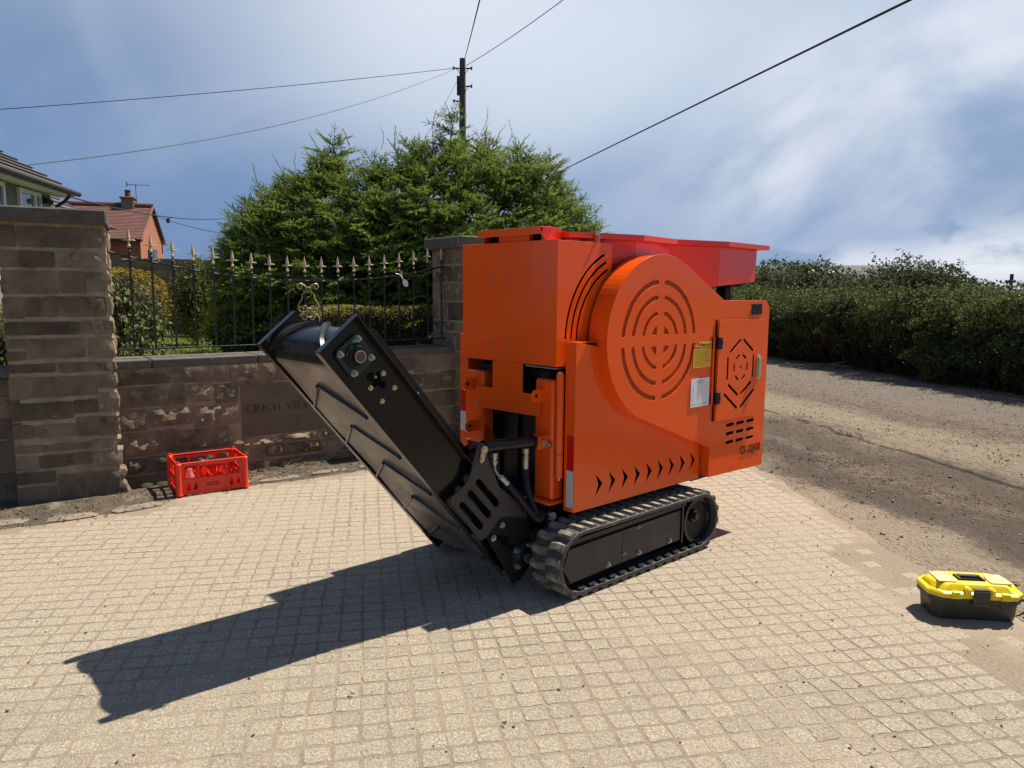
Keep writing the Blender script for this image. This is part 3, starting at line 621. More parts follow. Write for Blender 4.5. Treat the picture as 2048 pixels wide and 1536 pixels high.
def build_right_pillar():
    p = wp(1.975, .16, 0); w = Wall('gate_pillar', (p.x, p.y), AW, 'sandstone pillar at the far end of the railing behind the crusher', 'pillar')
    w.core(.004, .60, .004, .60, -.1, 2.01)
    zs = [(-.05, .22), (.235, .42), (.435, .60), (.615, .80), (.815, .965), (.98, 1.165), (1.18, 1.27), (1.285, 1.47), (1.485, 1.66), (1.675, 1.84), (1.855, 2.005)]
    for k, (z0, z1) in enumerate(zs):
        cut = (.22, .36, .30, .24, .40, .33, .18, .30, .38, .2, .32)[k]
        # left face (normal towards the railing)
        w.stone(0, .61 - cut - .006, z0, z1, .006, d=.08, rot=-PI / 2, loc=(.006, .61, z0)); w.stone(0, cut - .006, z0, z1, .005, d=.08, rot=-PI / 2, loc=(.006, cut - .008, z0))
        c2 = (.3, .2, .38, .26, .33, .22, .4, .28, .2, .36, .3)[k]
        w.stone(.10, c2, z0, z1, .006); w.stone(c2 + .014, .60, z0, z1, .008)
    MB().box((-.065, -.065, 2.012), (.68, .68, 2.128), .012).obj('cap_slab', 'cap', w.root)
build_right_pillar()
# ---- railing
def build_railing():
    r = empty('iron_railing', tuple(wp(0, -.2, 0)), AW); tag(r, 'black iron railing with gold spearheads and a scroll on the low wall', 'railing')
    def railz(t): return 1.668 + .180 * ((t - .52) / 1.50) ** 2
    finial = None; bar_ = None
    for i in range(19):
        t = -.946 + .1602 * i; zt = railz(t); top = zt + .075
        mb = MB().cyl((t, 0, 1.09), (t, 0, top), .0085, n=8).lathe([(.0075, 0), (.013, .006), (.013, .016), (.0075, .022)], (t, 0, zt + .030), 10)
        b = mb.obj('bar', 'iron', r)
        if finial is None:
            f = MB().lathe([(.009, 0), (.0135, .006), (.014, .016), (.009, .024), (.0065, .034), (.008, .048), (.010, .055), (.008, .062)], n=10)
            # four-way cross arms
            for ax in ((1, 0), (0, 1)):
                for s in (-1, 1):
                    f.cyl((0, 0, .058), (.034 * s * ax[0], .034 * s * ax[1], .060), .0062, .0040, 6); f.cyl((.034 * s * ax[0], .034 * s * ax[1], .060), (.050 * s * ax[0], .050 * s * ax[1], .056), .0075, .001, 6)
            # spear blade
            f.lathe([(.006, .060), (.0165, .076), (.0135, .090), (.008, .120), (.001, .150)], n=4)
            finial = f.obj('finial', 'gold', b, loc=(t, 0, top), angle=30)
        else: dupe(finial, b, (t, 0, top))
    pts = [(t, 0, railz(t)) for t in np.linspace(-1.16, 2.06, 40)]; MB().tube(pts, .0085, 8).obj('top_rail', 'iron', r, angle=60)
    MB().box((-1.12, -.013, 1.090), (2.15, .013, 1.102), .002).obj('bottom_rail', 'iron', r)
    # scroll panel in the middle bay
    def spiral(cx, cz, r0, r1, a0, a1, n=26): return [(cx + (r0 + (r1 - r0) * i / n) * cos(rad(a0 + (a1 - a0) * i / n)), -.02, cz + (r0 + (r1 - r0) * i / n) * sin(rad(a0 + (a1 - a0) * i / n))) for i in range(n + 1)]
    c = .517; o = MB()
    for s in (-1, 1):
        X = lambda pts: [(c + s * (x), y, z) for x, y, z in pts]
        o.tube(X(spiral(.073, 1.615, .008, .034, 100, 370 + 160)), .0058, 6)
        o.tube(X([(.044, -.02, 1.632), (.030, -.02, 1.625), (.018, -.02, 1.608), (.018, -.02, 1.590), (.036, -.02, 1.562), (.059, -.02, 1.540), (.058, -.02, 1.505), (.078, -.02, 1.480), (.097, -.02, 1.447), (.095, -.02, 1.412), (.072, -.02, 1.386), (.050, -.02, 1.381), (.026, -.02, 1.395), (.016, -.02, 1.415)]), .0058, 6)
        o.tube(X(spiral(.040, 1.425, .007, .026, -60, 200)), .0058, 6)
        o.tube(X([(.016, -.02, 1.337), (.026, -.02, 1.362), (.050, -.02, 1.376), (.080, -.02, 1.362), (.102, -.02, 1.325), (.100, -.02, 1.275), (.075, -.02, 1.235), (.03, -.02, 1.215)]), .0058, 6)
        o.tube(X(spiral(.042, 1.332, .007, .025, 60, -200)), .0058, 6)
        o.box((c + s * .050 - .007, -.028, 1.368), (c + s * .050 + .007, -.012, 1.390), .002)
    for z in (1.607, 1.416, 1.337): o.box((c - .024, -.030, z - .007), (c + .024, -.012, z + .007), .002)
    o.obj('scroll', 'bronze', r, angle=60)
    return r
build_railing()

# ================================================================== foliage helpers
def leaves(name, pts, nrm, size, mats, weights, parent=None, jitter=.9, seed=0, aspect=.55, droop=0.0, stuff=False, loc=None):
    r = np.random.default_rng(seed); n = len(pts); pts = np.asarray(pts, float); nrm = np.asarray(nrm, float) + r.normal(0, jitter, (n, 3)); nrm /= np.linalg.norm(nrm, axis=1)[:, None] + 1e-9
    q = r.normal(0, 1, (n, 3)); q[:, 2] -= droop; t = q - nrm * (q * nrm).sum(1)[:, None]; t /= np.linalg.norm(t, axis=1)[:, None] + 1e-9; b = np.cross(nrm, t)
    s = size * r.uniform(.6, 1.35, n)[:, None]
    v = np.stack([pts - t * s * .5, pts + b * s * aspect * .5 + nrm * s * .10, pts + t * s * .5, pts - b * s * aspect * .5 + nrm * s * .10], 1)
    base = (np.arange(n) * 4)[:, None]; f = np.concatenate([base + np.array([[0, 2, 1]]), base + np.array([[0, 3, 2]])], 0)
    mi = r.choice(len(mats), n, p=weights) if not isinstance(weights, np.ndarray) or weights.ndim == 1 and len(weights) == len(mats) else weights
    me = np_mesh(name, v.reshape(-1, 3), f, mats, np.concatenate([mi, mi]))
    o = link(name, me, None, parent)
    if loc is not None: o.location = loc
    return o
def blob_surface(n, c, rx, ry, rz, seed, lump=.22, lf=1.6, shell=.30, zmin=-9.):
    """points in the outer shell of a lumpy ellipsoid, with outward normals"""
    r = np.random.default_rng(seed); P_, N_ = [], []
    while len(P_) < n:
        d = Vector(r.normal(0, 1, 3)).normalized(); k = 1 + lump * mnoise.fractal(Vector((d.x, d.y, d.z)) * lf + Vector((seed, 0, 0)), 1, 2, 3) + lump * .5 * mnoise.noise(Vector((d.x, d.y, d.z)) * lf * 4 + Vector((seed, 5, 0)))
        k *= 1 - shell * r.random() ** 1.8; p = Vector((c[0] + d.x * rx * k, c[1] + d.y * ry * k, c[2] + d.z * rz * k))
        if p.z < zmin: continue
        P_.append(p); N_.append(Vector((d.x / rx, d.y / ry, d.z / rz)).normalized())
    return P_, N_
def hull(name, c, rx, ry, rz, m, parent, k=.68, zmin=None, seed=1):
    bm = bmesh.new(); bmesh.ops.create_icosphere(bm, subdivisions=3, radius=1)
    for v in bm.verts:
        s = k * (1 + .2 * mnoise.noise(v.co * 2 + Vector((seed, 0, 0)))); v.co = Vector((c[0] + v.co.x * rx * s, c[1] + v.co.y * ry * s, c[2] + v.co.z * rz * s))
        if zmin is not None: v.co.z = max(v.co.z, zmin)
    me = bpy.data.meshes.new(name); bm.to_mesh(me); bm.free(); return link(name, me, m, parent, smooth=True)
def stems(parent, c, h, n, spread, m='bark', r=.012, seed=0, name='stem'):
    rr = random.Random(seed); mb = MB()
    for i in range(n):
        a = rr.uniform(0, 6.28); k = rr.uniform(.3, 1); tip = (c[0] + cos(a) * spread * k, c[1] + sin(a) * spread * k, c[2] + h * rr.uniform(.6, 1))
        mid = tuple(c[j] * .5 + tip[j] * .5 + (rr.uniform(-.04, .04) if j < 2 else h * .08) for j in range(3)); mb.tube([c, mid, tip], r, 5, taper=r * .35)
    return mb.obj(name, m, parent, angle=60)
def bush(name, c, rx, ry, rz, n, size, mats, wts, label, cat, group=None, seed=1, lump=.22, hullm='soil', zmin=None, kind_stem=True, shell=.30, aspect=.55, k=.66, lf=1.6):
    root = empty(name, (c[0], c[1], c[2] - rz if zmin is None else zmin)); tag(root, label, cat, group); inv = Vector(root.location)
    P_, N_ = blob_surface(n, c, rx, ry, rz, seed, lump, lf, shell, -9 if zmin is None else zmin)
    o = leaves('foliage', [p - inv for p in P_], N_, size, mats, wts, root, seed=seed, aspect=aspect)
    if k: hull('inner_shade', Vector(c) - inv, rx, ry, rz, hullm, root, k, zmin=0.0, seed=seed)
    if kind_stem: stems(root, (0, 0, 0), rz * 1.3, 7, min(rx, ry) * .6, seed=seed)
    return root

# ================================================================== spruce
def build_spruce():
    c = Vector((-1.55, 10.6, .45)); root = empty('spruce_tree', tuple(c)); tag(root, 'broad bushy spruce with pale new shoots behind the railing', 'tree')
    r = np.random.default_rng(11)
    # spray variants: main axis along +x with side shoots in a drooping fan, every shoot carries needles
    def spray(seed, L=.52, nside=6):
        q = np.random.default_rng(seed); V, F, MI = [], [], []
        def shoot(p, d, l, new, fat):
            d = d / np.linalg.norm(d); u = np.cross(d, (0, 0, 1.0)); u /= np.linalg.norm(u) + 1e-9; w = np.cross(u, d)
            nn = int(l / .0058); b = len(V)
            for i in range(nn):
                t = (i + q.random()) / nn; a = q.random() * 6.28; rr = .022 * fat * (1 - .45 * t ** 3); o = p + d * (l * t); e = u * math.cos(a) + w * math.sin(a)
                tip = o + e * rr + d * .012; sd = np.cross(e, d) * .0052; k = len(V)
                V.extend([o - sd, o + sd, tip]); F.append((k, k + 1, k + 2)); MI.append(1 if (new and t > .08) else 0)
            k = len(V); V.extend([p - u * .004, p + u * .004, p + d * l]); F.append((k, k + 1, k + 2)); MI.append(2)
        ax = np.array((1., 0, .10)); new = seed % 5 != 0
        for i in range(3):
            a = L * i / 3; p = np.array((a, 0, .05 * math.sin(a / L * 2) - .10 * (a / L) ** 2)); p2 = np.array((L * (i + 1) / 3, 0, .05 * math.sin((i + 1) / 3 * 2) - .10 * ((i + 1) / 3) ** 2)); shoot(p, p2 - p, np.linalg.norm(p2 - p) * (1.06 if i == 2 else 1), new and i == 2, 1.0)
        for i in range(nside):
            t = .10 + .80 * i / nside; a = L * t
            for s in (-1, 1):
                if q.random() < .12: continue
                p = np.array((a, 0, .05 * math.sin(t * 2) - .10 * t * t)); ang = q.uniform(.7, 1.0); l = (.23 * (1 - t * .72)) * q.uniform(.75, 1.15)
                d = np.array((math.cos(ang), s * math.sin(ang), q.uniform(-.25, .08)))
                if l > .13:
                    shoot(p, d, l * .55, False, .95); shoot(p + d / np.linalg.norm(d) * l * .55, d + q.normal(0, .08, 3), l * .5, new, 1.0)
                    for s2 in (-1, 1): d2 = d + np.array((.55, -s * s2 * .55, 0)) * 1.0; shoot(p + d / np.linalg.norm(d) * l * .45, d2, l * .42, new, .9)
                else: shoot(p, d, l, new, .95)
        return np.array(V), np.array(F), np.array(MI)
    sp = [spray(k) for k in range(9)] + [spray(20 + k, L=.30, nside=0) for k in range(2)]
    VV, FF, MM = [], [], []; nv = 0
    def place(p, d, roll, s, k):
        nonlocal nv
        d = np.array(d, float); d /= np.linalg.norm(d); up = np.array((0, 0, 1.)); y = np.cross(up, d); y /= np.linalg.norm(y) + 1e-9; z = np.cross(d, y)
        yy = y * math.cos(roll) + z * math.sin(roll); zz = z * math.cos(roll) - y * math.sin(roll); v, f, m = sp[k]
        VV.append((v[:, :1] * d + v[:, 1:2] * yy + v[:, 2:] * zz) * s + np.array(p)); FF.append(f + nv); MM.append(m); nv += len(v)
    ex_ = [-2.40, -2.12, -1.70, -1.25, -.85, -.30, .16, .73, 1.16, 1.60, 2.00, 2.32, 2.58, 2.80]; ez_ = [1.0, 2.15, 2.65, 2.90, 3.20, 3.10, 3.30, 3.50, 3.40, 3.25, 3.05, 2.50, 2.00, 1.2]
    E_ = lambda x: float(np.interp(x, ex_, ez_))
    tops = [(x, r.uniform(-.5, .3), E_(x) + dz) for x, dz in ((-2.0, 0), (-1.62, .10), (-1.25, -.22), (-.84, .06), (-.30, -.12), (.16, .0), (.45, -.25), (.73, .08), (1.16, .0), (1.60, .0), (2.0, .05), (2.30, -.05), (2.52, 0))]
    tops += [(x, r.uniform(-1.2, -.7), E_(x) * .80) for x in (-1.6, -1.0, -.5, .3, 1.0, 1.7, 2.1)]
    limb = MB(); limb.tube([(0, 0, 0), (.05, 0, 1.2), (.10, .05, 2.3)], .15, 9, taper=.07)
    for (x, y, h) in tops:
        limb.tube([(x * .15, y * .3, .5), (x * .75, y * .8, h * .55), (x, y, h - .25)], .05, 6, taper=.008)
        place((x, y, h - .30), (r.normal(0, .10), r.normal(0, .10), 1), r.random() * 6, r.uniform(.55, .75), int(r.integers(9)))
        for z in (h - .24, h - .40, h - .58, h - .78, h - 1.0, h - 1.25):
            k = h - z; n = int(4 + k * 5)
            for i in range(n):
                a = i * 6.28 / n + r.random(); el = .80 - k * .65; L = .06 + k * .45
                d = np.array((math.cos(a) * math.cos(el), math.sin(a) * math.cos(el), math.sin(el)))
                place(np.array((x, y, z)) + d * max(0, L - .30), d + r.normal(0, .12, 3), r.normal(0, .35), r.uniform(.55, .95) * min(1, .55 + k), int(r.integers(9)))
    n = 0
    while n < 2500:                                   # the body of the crown: sprays set in tiers over a rounded front and back
        x = r.uniform(-2.25, 2.52); zt = E_(x) * .86 - .14; z = zt * r.random() ** .85 + .05; k = z / (zt + .1); back = r.random() < .22
        half = 1.75 * max(.02, 1 - k ** 2.0) ** .5 * max(.05, 1 - abs((x - .12) / 2.55) ** 3) ** .5; lay = r.random()
        tier = .10 * math.sin(z * 9 + x * 2.1 + 1.3 * math.sin(x * 1.7)) + .22 * fbm(x, z, 1.3, 3, 4.0)
        y = (half + tier) * (1 - .38 * lay ** 1.5); y = y * .75 if back else -y
        if x < -1.0 and z < .35 + .45 * min(1, (-1.0 - x)): continue
        el = (k - .45) * 1.35 + r.normal(0, .2); ax = math.atan2(1 if back else -1, x / 2.9 * 1.1) + r.normal(0, .35)
        place((x, y, z), (math.cos(ax) * math.cos(el), math.sin(ax) * math.cos(el), math.sin(el)), r.normal(0, .45), r.uniform(.75, 1.1), int(r.integers(9))); n += 1
    for i in range(110):                              # long pale candles standing clear of the crown
        x = r.uniform(-2.2, 2.6); k = r.random(); z = (E_(x) - .2) * (.45 + .55 * k); y = -1.65 * max(.03, 1 - (z / (E_(x) + .1)) ** 2.4) ** .5
        place((x, y, z), (x * .22 + r.normal(0, .25), -.45 + .4 * k + r.normal(0, .2), .9), r.random() * 6, r.uniform(.8, 1.15), 9 + int(r.integers(2)))
    for (x, y, h) in tops:
        for k in range(3): place((x + r.normal(0, .08), y + r.normal(0, .08), h - r.uniform(.2, .5)), (r.normal(0, .4), r.normal(0, .3), 1), 0, r.uniform(.7, 1.1), 9 + int(r.integers(2)))
    me = np_mesh('crown', np.concatenate(VV), np.concatenate(FF), ['needle', 'needlenew', 'bark'], np.concatenate(MM))
    link('crown', me, None, root); limb.obj('trunk', 'bark', root, angle=60)
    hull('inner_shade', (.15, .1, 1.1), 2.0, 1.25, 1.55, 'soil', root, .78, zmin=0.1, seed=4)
build_spruce()

# ================================================================== garden behind the wall
def build_garden():
    # bank of soil and lawn held by the wall
    q = [wp(-1.6, -.34, 0), wp(3.4, -.34, 0), wp(3.6, -11, 0), wp(-12, -11, 0), wp(-12, -.6, 0)]
    mb = MB().prism([(p.x, p.y) for p in q], -.05, .62); tag(mb.obj('garden_ground', 'soil'), kind='structure')
    L = [(-6.6, 9.8), (-4.9, 10.1), (-3.6, 9.4), (-3.2, 11.2), (-4.0, 13.0), (-5.3, 14.3), (-8.0, 14.6), (-9.5, 12.0)]
    lawn = MB().prism(L, .60, .68).obj('lawn', 'lawn'); tag(lawn, kind='structure')
    r = np.random.default_rng(5); V = []; F = []
    pts = []
    while len(pts) < 16000:
        x, y = r.uniform(-7.5, -3.2), r.uniform(9.4, 14.5)
        if in_poly(x, y, L): pts.append((x, y))
    pts = np.array(pts); n = len(pts); h = r.uniform(.02, .045, n); a = r.uniform(0, 6.28, n); lx, ly = r.normal(0, .014, n), r.normal(0, .014, n)
    b = np.stack([pts[:, 0] - np.cos(a) * .004, pts[:, 1] - np.sin(a) * .004, np.full(n, .68)], 1); c = b.copy(); c[:, 0] += np.cos(a) * .008; c[:, 1] += np.sin(a) * .008
    t = np.stack([pts[:, 0] + lx, pts[:, 1] + ly, .68 + h], 1); V = np.stack([b, c, t], 1).reshape(-1, 3); me = np_mesh('grass', V, np.arange(3 * n).reshape(-1, 3), ['lawn'])
    tag(link('grass', me), kind='stuff')
    # stone wall at the back of the garden
    w = Wall('garden_wall', (-9.6, 14.6), rad(6), 'rough old stone wall across the back of the garden', 'wall')
    w.core(-1.5, 8.5, .03, .4, .5, 2.02)
    z = .55
    for k in range(6):
        h = (.26, .22, .27, .22, .24, .20)[k]; x = -1.2 + random.uniform(-.2, 0)
        while x < (6.0 if k > 1 else 4.5):
            b = x + random.uniform(.26, .55); w.stone(x, b, z, z + h - .016, random.choice((.02, .035, .028)), d=.12); x = b + .02
        z += h
    x = -1.4
    while x < 8.4:
        b = x + random.uniform(.35, .6); w.stone(x, b, 2.0, 2.13 + random.uniform(0, .05), .04, d=.42, y=-.03, m='kerbstone', name='coping_stone'); x = b + .015
    # clipped box hedge at the right, in front of the far pillar
    root = empty('box_hedge', (-1.35, 8.75, .62)); tag(root, 'clipped yellow green box hedge low behind the railing beside the far pillar', 'hedge')
    P_, N_ = [], []; r = np.random.default_rng(9)
    for i in range(15000):
        u = r.random(); x = r.uniform(-1.05, 1.05)
        if u < .40: p = (x, r.uniform(-.35, .35), .78 + .02 * math.sin(x * 7) - .03 * r.random()); nn = (0, 0, 1)
        elif u < .85: p = (x, -.37 + .02 * math.sin(x * 9) + .04 * r.random(), r.uniform(.02, .79)); nn = (0, -1, .2)
        else: s = 1 if r.random() < .5 else -1; p = (1.06 * s, r.uniform(-.36, .36), r.uniform(.02, .78)); nn = (s, 0, 0)
        rr = max(0, abs(x) - .95) * .6; p = (p[0], p[1], p[2] - rr if p[2] > .6 else p[2]); P_.append(p); N_.append(nn)
    top = np.array([0 if (p[2] > .55 + .2 * r.random()) else 1 for p in P_]); leaves('foliage', P_, N_, .032, ['boxleaf', 'hedgeleaf'], top, root, seed=2, jitter=.7)  # sunlit top and shaded sides put into the leaf colours by height
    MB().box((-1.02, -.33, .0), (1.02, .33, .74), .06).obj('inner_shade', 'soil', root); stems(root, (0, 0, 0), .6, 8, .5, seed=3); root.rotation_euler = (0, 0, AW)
    bush('golden_hedge', (-6.05, 11.6, 1.28), .78, .6, .62, 7000, .045, ['goldleaf', 'boxleaf'], [.65, .35], 'rounded golden leaved hedge in front of the garden wall', 'hedge', seed=21, lump=.06, zmin=.66, shell=.12)
    # weeping shrub with bare tangled branches
    c = (-4.52, 8.35, .62); root = empty('weeping_shrub', c); tag(root, 'weeping shrub of tangled bare branches and pale leaves behind the railing', 'shrub')
    mb = MB(); rr = random.Random(4); lp, ln = [], []
    mb.tube([(0, 0, 0), (.02, 0, .5), (-.03, .02, .98)], .05, 8, taper=.03)
    for i in range(150):
        a = rr.uniform(0, 6.28); R = rr.uniform(.22, .62); zt = rr.uniform(.90, 1.10); zb = rr.uniform(.0, .45)
        pts = [(-.03, .02, .93), (cos(a) * R * .45, sin(a) * R * .45, zt), (cos(a) * R * .85, sin(a) * R * .85, zt - .16), (cos(a + .1) * R * 1.02, sin(a + .1) * R * 1.02, .5 * (zt + zb) - .05), (cos(a + .2) * R * 1.06 + rr.uniform(-.06, .06), sin(a + .2) * R * 1.06, zb)]
        pts = [(x + rr.uniform(-.02, .02), y + rr.uniform(-.02, .02), z) for x, y, z in pts]; mb.tube(pts, .0065, 4, taper=.003)
        for k in range(26):
            j = rr.choice((1, 2, 2, 3, 3, 3)); t = rr.random(); p = [pts[j][q] * (1 - t) + pts[min(j + 1, 4)][q] * t + rr.uniform(-.03, .03) for q in range(3)]
            if rr.random() < (.35 if abs(cos(a)) < .5 and p[2] < .6 else .80): lp.append(p); ln.append((cos(a), sin(a), .3))
    mb.obj('branches', 'bark', root, angle=60); leaves('foliage', lp, ln, .062, ['paleleaf', 'hedgelight', 'hedgeleaf'], [.72, .18, .10], root, seed=7, aspect=.66, droop=1.0)
    bush('yellow_shrub', (-5.12, 12.0, 1.42), .34, .3, .62, 2600, .06, ['hedgelight', 'boxleaf', 'hedgeleaf'], [.4, .35, .25], 'upright yellow green shrub beside the golden hedge', 'shrub', seed=31, lump=.35, zmin=.66, k=.5, shell=.5)
    bush('dark_shrub', (-5.55, 14.1, 1.10), .8, .4, .5, 3500, .06, ['hedgeleaf', 'needle'], [.6, .4], 'dark low shrub at the far edge of the lawn', 'shrub', seed=33, lump=.25, zmin=.66)
    bush('laurel_bush', (-3.32, 8.9, .96), .30, .28, .30, 3000, .052, ['hedgeleaf', 'brightleaf', 'hedgelight'], [.40, .30, .30], 'rounded green bush beside the lawn under the spruce', 'bush', seed=35, lump=.2, zmin=.6)
    bush('broom_bush', (-3.72, 9.25, 1.12), .13, .13, .18, 600, .04, ['yflower', 'brightleaf'], [.6, .4], 'small bush covered in bright yellow flowers', 'bush', seed=36, lump=.3, zmin=.66, shell=.6, k=.4)
    root = empty('hosta_plant', (-3.26, 8.05, .55)); tag(root, 'bright green broad leaved plant low behind the wall coping', 'plant')
    mb = MB(); rr = random.Random(2)
    for i in range(26):
        a = rr.uniform(0, 6.28); l = rr.uniform(.07, .15); el = rr.uniform(.5, 1.2); d = Vector((cos(a) * cos(el), sin(a) * cos(el), sin(el))); s = Vector((-sin(a), cos(a), 0)) * l * .2; t = d * l + Vector((0, 0, .30)); m_ = d * l * .55 + Vector((0, 0, .32))
        mb.add([Vector((0, 0, .1)), m_ - s, t, m_ + s], [(0, 1, 2), (0, 2, 3)])
    mb.obj('leaf_rosette', 'brightleaf', root, fix=False, angle=None); stems(root, (0, 0, 0), .3, 5, .05, 'brightleaf', .006)
    bush('garden_bush', (-6.08, 8.7, .95), .6, .5, .50, 3000, .05, ['boxleaf', 'hedgelight'], [.6, .4], 'light green bush at the picture edge left of the gate pillar', 'bush', seed=41, lump=.15, zmin=.3)
    bush('garden_tree', (-5.6, 20.0, 2.2), 1.3, 1.0, 1.15, 3500, .10, ['hedgeleaf', 'shrubleaf'], [.5, .5], 'far green tree showing between the brick house and the spruce', 'tree', seed=43, lump=.3)
build_garden()

# ================================================================== houses
def roof_courses(mb, a, b, up, n, step=.022, lap=1.04):
    """tile courses as overlapping strips: a,b eave ends, up = vector from eave to ridge"""
    a, b, up = Vector(a), Vector(b), Vector(up); nrm = (b - a).cross(up).normalized()
    if nrm.z < 0: nrm = -nrm
    for i in range(n):
        lo = up * (i / n); hi = up * min(1.0, (i + lap) / n)
        mb.add([a + lo + nrm * step, b + lo + nrm * step, b + hi, a + hi, a + lo, b + lo], [(0, 1, 2, 3), (4, 5, 1, 0)])
def build_brick_house():
    # bungalow with ridge running left-right; gable turned to the right
    D = 27.0; k = D / 1480.
    X = lambda px: (px - 1024) * k
    c = Vector((X(290), D, .6)); a = rad(15)
    root = empty('brick_house', tuple(c), a); tag(root, 'red brick bungalow with tiled roof and chimney beyond the garden wall', 'house')
    ez, rz, wdt, ln = 2.77, 4.06, 4.2, 9.0          # eave, ridge, gable width, length
    yb = wdt * 1.0; gx = .20
    # local: x to the right, y away; corner nearest the viewer at the origin, gable on the +x side turned towards us
    sk = 0.0
    G = lambda y, z: (sk * y, y, z)                 # the gable wall swings to the right as it recedes
    def uvquad(mb_verts, name, m, parent):
        me = bpy.data.meshes.new(name); me.from_pydata(mb_verts, [], [tuple(range(len(mb_verts)))]); uv = me.uv_layers.new(); o = Vector(mb_verts[0]); e = (Vector(mb_verts[1]) - o).normalized()
        for l in me.loops: p = Vector(mb_verts[l.vertex_index]) - o; uv.data[l.index].uv = (p.dot(e), p.z)
        return link(name, me, m, parent)
    wall = uvquad([G(0, 0), G(yb, 0), G(yb, ez), G(yb / 2, rz), G(0, ez)], 'gable_wall', 'brick', root)
    uvquad([(-ln, 0, 0), (0, 0, 0), (0, 0, ez), (-ln, 0, ez)], 'front_wall', 'brick', root)
    uvquad([(-ln, yb, 0), (-ln, 0, 0), (-ln, 0, ez), (-ln, yb, ez)], 'end_wall', 'brick', root)
    mb = MB(); ov = .28
    up = Vector((sk * yb / 2, yb / 2, rz - ez)); e0 = Vector((0, 0, ez)) - up * .10
    roof_courses(mb, e0 + Vector((-ln, 0, 0)), e0 + Vector((.07, 0, 0)), up * 1.10, 24, .016)
    up2 = Vector((-sk * yb / 2, -yb / 2, rz - ez)); e2 = Vector((sk * yb, yb, ez)) - up2 * .02
    roof_courses(mb, e2 + Vector((-ln, 0, 0)), e2 + Vector((.07, 0, 0)), up2 * 1.02, 6, .016)
    roof = mb.obj('roof', 'tile', root, angle=10)
    MB().tube([Vector((sk * yb / 2 - ln, yb / 2, rz + .04)), Vector((sk * yb / 2 + .10, yb / 2, rz + .04))], .09, 8).obj('ridge_tiles', 'tile', roof)
    MB().box((-ln, -.34, ez - .16), (.1, -.22, ez - .06), .02).obj('gutter', 'timber', root)
    for s in (0, 1):
        p0 = e0 + Vector((.08, 0, 0)) if s == 0 else e2 + Vector((.08, 0, 0)); p1 = p0 + (up * 1.10 if s == 0 else up2 * 1.02)
        MB().tube([p0, p1], .05, 6).obj('verge', 'tile', roof)
    # chimney with pot and aerial
    ch = MB().box((-.98, yb / 2 - .2, rz - .35), (-.55, yb / 2 + .3, rz + .30), .02).box((-1.02, yb / 2 - .24, rz + .25), (-.51, yb / 2 + .34, rz + .34), .02).obj('chimney', 'stone', roof)
    MB().lathe([(.11, 0), (.10, .20), (.12, .22), (.12, .26)], (-.78, yb / 2 + .05, rz + .34), 12).obj('chimney_pot', 'tile', ch)
    mb = MB().cyl((-.48, yb / 2, rz + .1), (-.48, yb / 2, rz + .82), .012, n=6).cyl((-.80, yb / 2, rz + .80), (.02, yb / 2, rz + .80), .010, n=6)
    for i in range(8): mb.cyl((-.66 + i * .09, yb / 2 - .14, rz + .80), (-.66 + i * .09, yb / 2 + .14, rz + .80), .006, n=4)
    mb.box((-.80, yb / 2 - .02, rz + .72), (-.77, yb / 2 + .02, rz + .90)); mb.obj('aerial', 'wire', roof)
    # tall window in the gable
    w = MB()
    def on_g(y0, y1, z0, z1, off, name, m, parent): return MB().add([Vector(G(y, z)) + Vector((off, -off * .3, 0)) for y, z in ((y0, z0), (y1, z0), (y1, z1), (y0, z1))], [(0, 1, 2, 3)]).obj(name, m, parent, fix=False)
    win = on_g(1.2, 2.75, .5, 2.45, .03, 'window', 'timber', root)
    for (y0, y1) in ((1.26, 1.94), (2.02, 2.69)): on_g(y0, y1, .56, 2.39, .05, 'pane', 'darkglass', win)
    MB().box((.62, 1.6, rz - .62), (.72, 1.8, rz - .45), .01).tube([(.6, 1.7, rz - .5), (.85, 1.6, rz - .4)], .015, 5).obj('cable_bracket', 'timber', root)
    MB().lathe([(.02, 0), (.16, .05), (.17, .06)], (sk * yb + .1, yb * .98, 2.7), 10).obj('dish', 'upvc', root)
    # dark timber pergola in front of its left end
    pr = empty('pergola', (X(243), D - 3.2, .6), rad(-12)); tag(pr, 'dark timber pergola with lantern in front of the brick house', 'pergola')
    for i in range(5): MB().box((-2.6 + i * .75, -.06, 0), (-2.48 + i * .75, .06, 2.35), .01).obj('post', 'timber', pr)
    for i, z in enumerate((2.15, 2.32)): MB().box((-2.8, -.09 - i * .1, z), (.75, -.03 - i * .1, z + .14), .01).obj('beam', 'timber', pr)
    for i in range(9): MB().box((-2.7 + i * .40, -.5, 2.46), (-2.62 + i * .40, 1.0, 2.56)).obj('rafter', 'timber', pr)
    for i in range(12): MB().box((-2.45 + i * .25, .02, .4), (-2.38 + i * .25, .05, 1.9)).obj('slat', 'timber', pr)
    for i in range(6): MB().box((-2.4, .0, .5 + i * .25), (.5, .02, .55 + i * .25)).obj('slat', 'timber', pr)
    MB().box((-.1, -.12, 2.58), (.16, .14, 2.80), .02).lathe([(.16, 0), (.02, .14)], (.03, .01, 2.80), 6).obj('lantern', 'timber', pr)
build_brick_house()
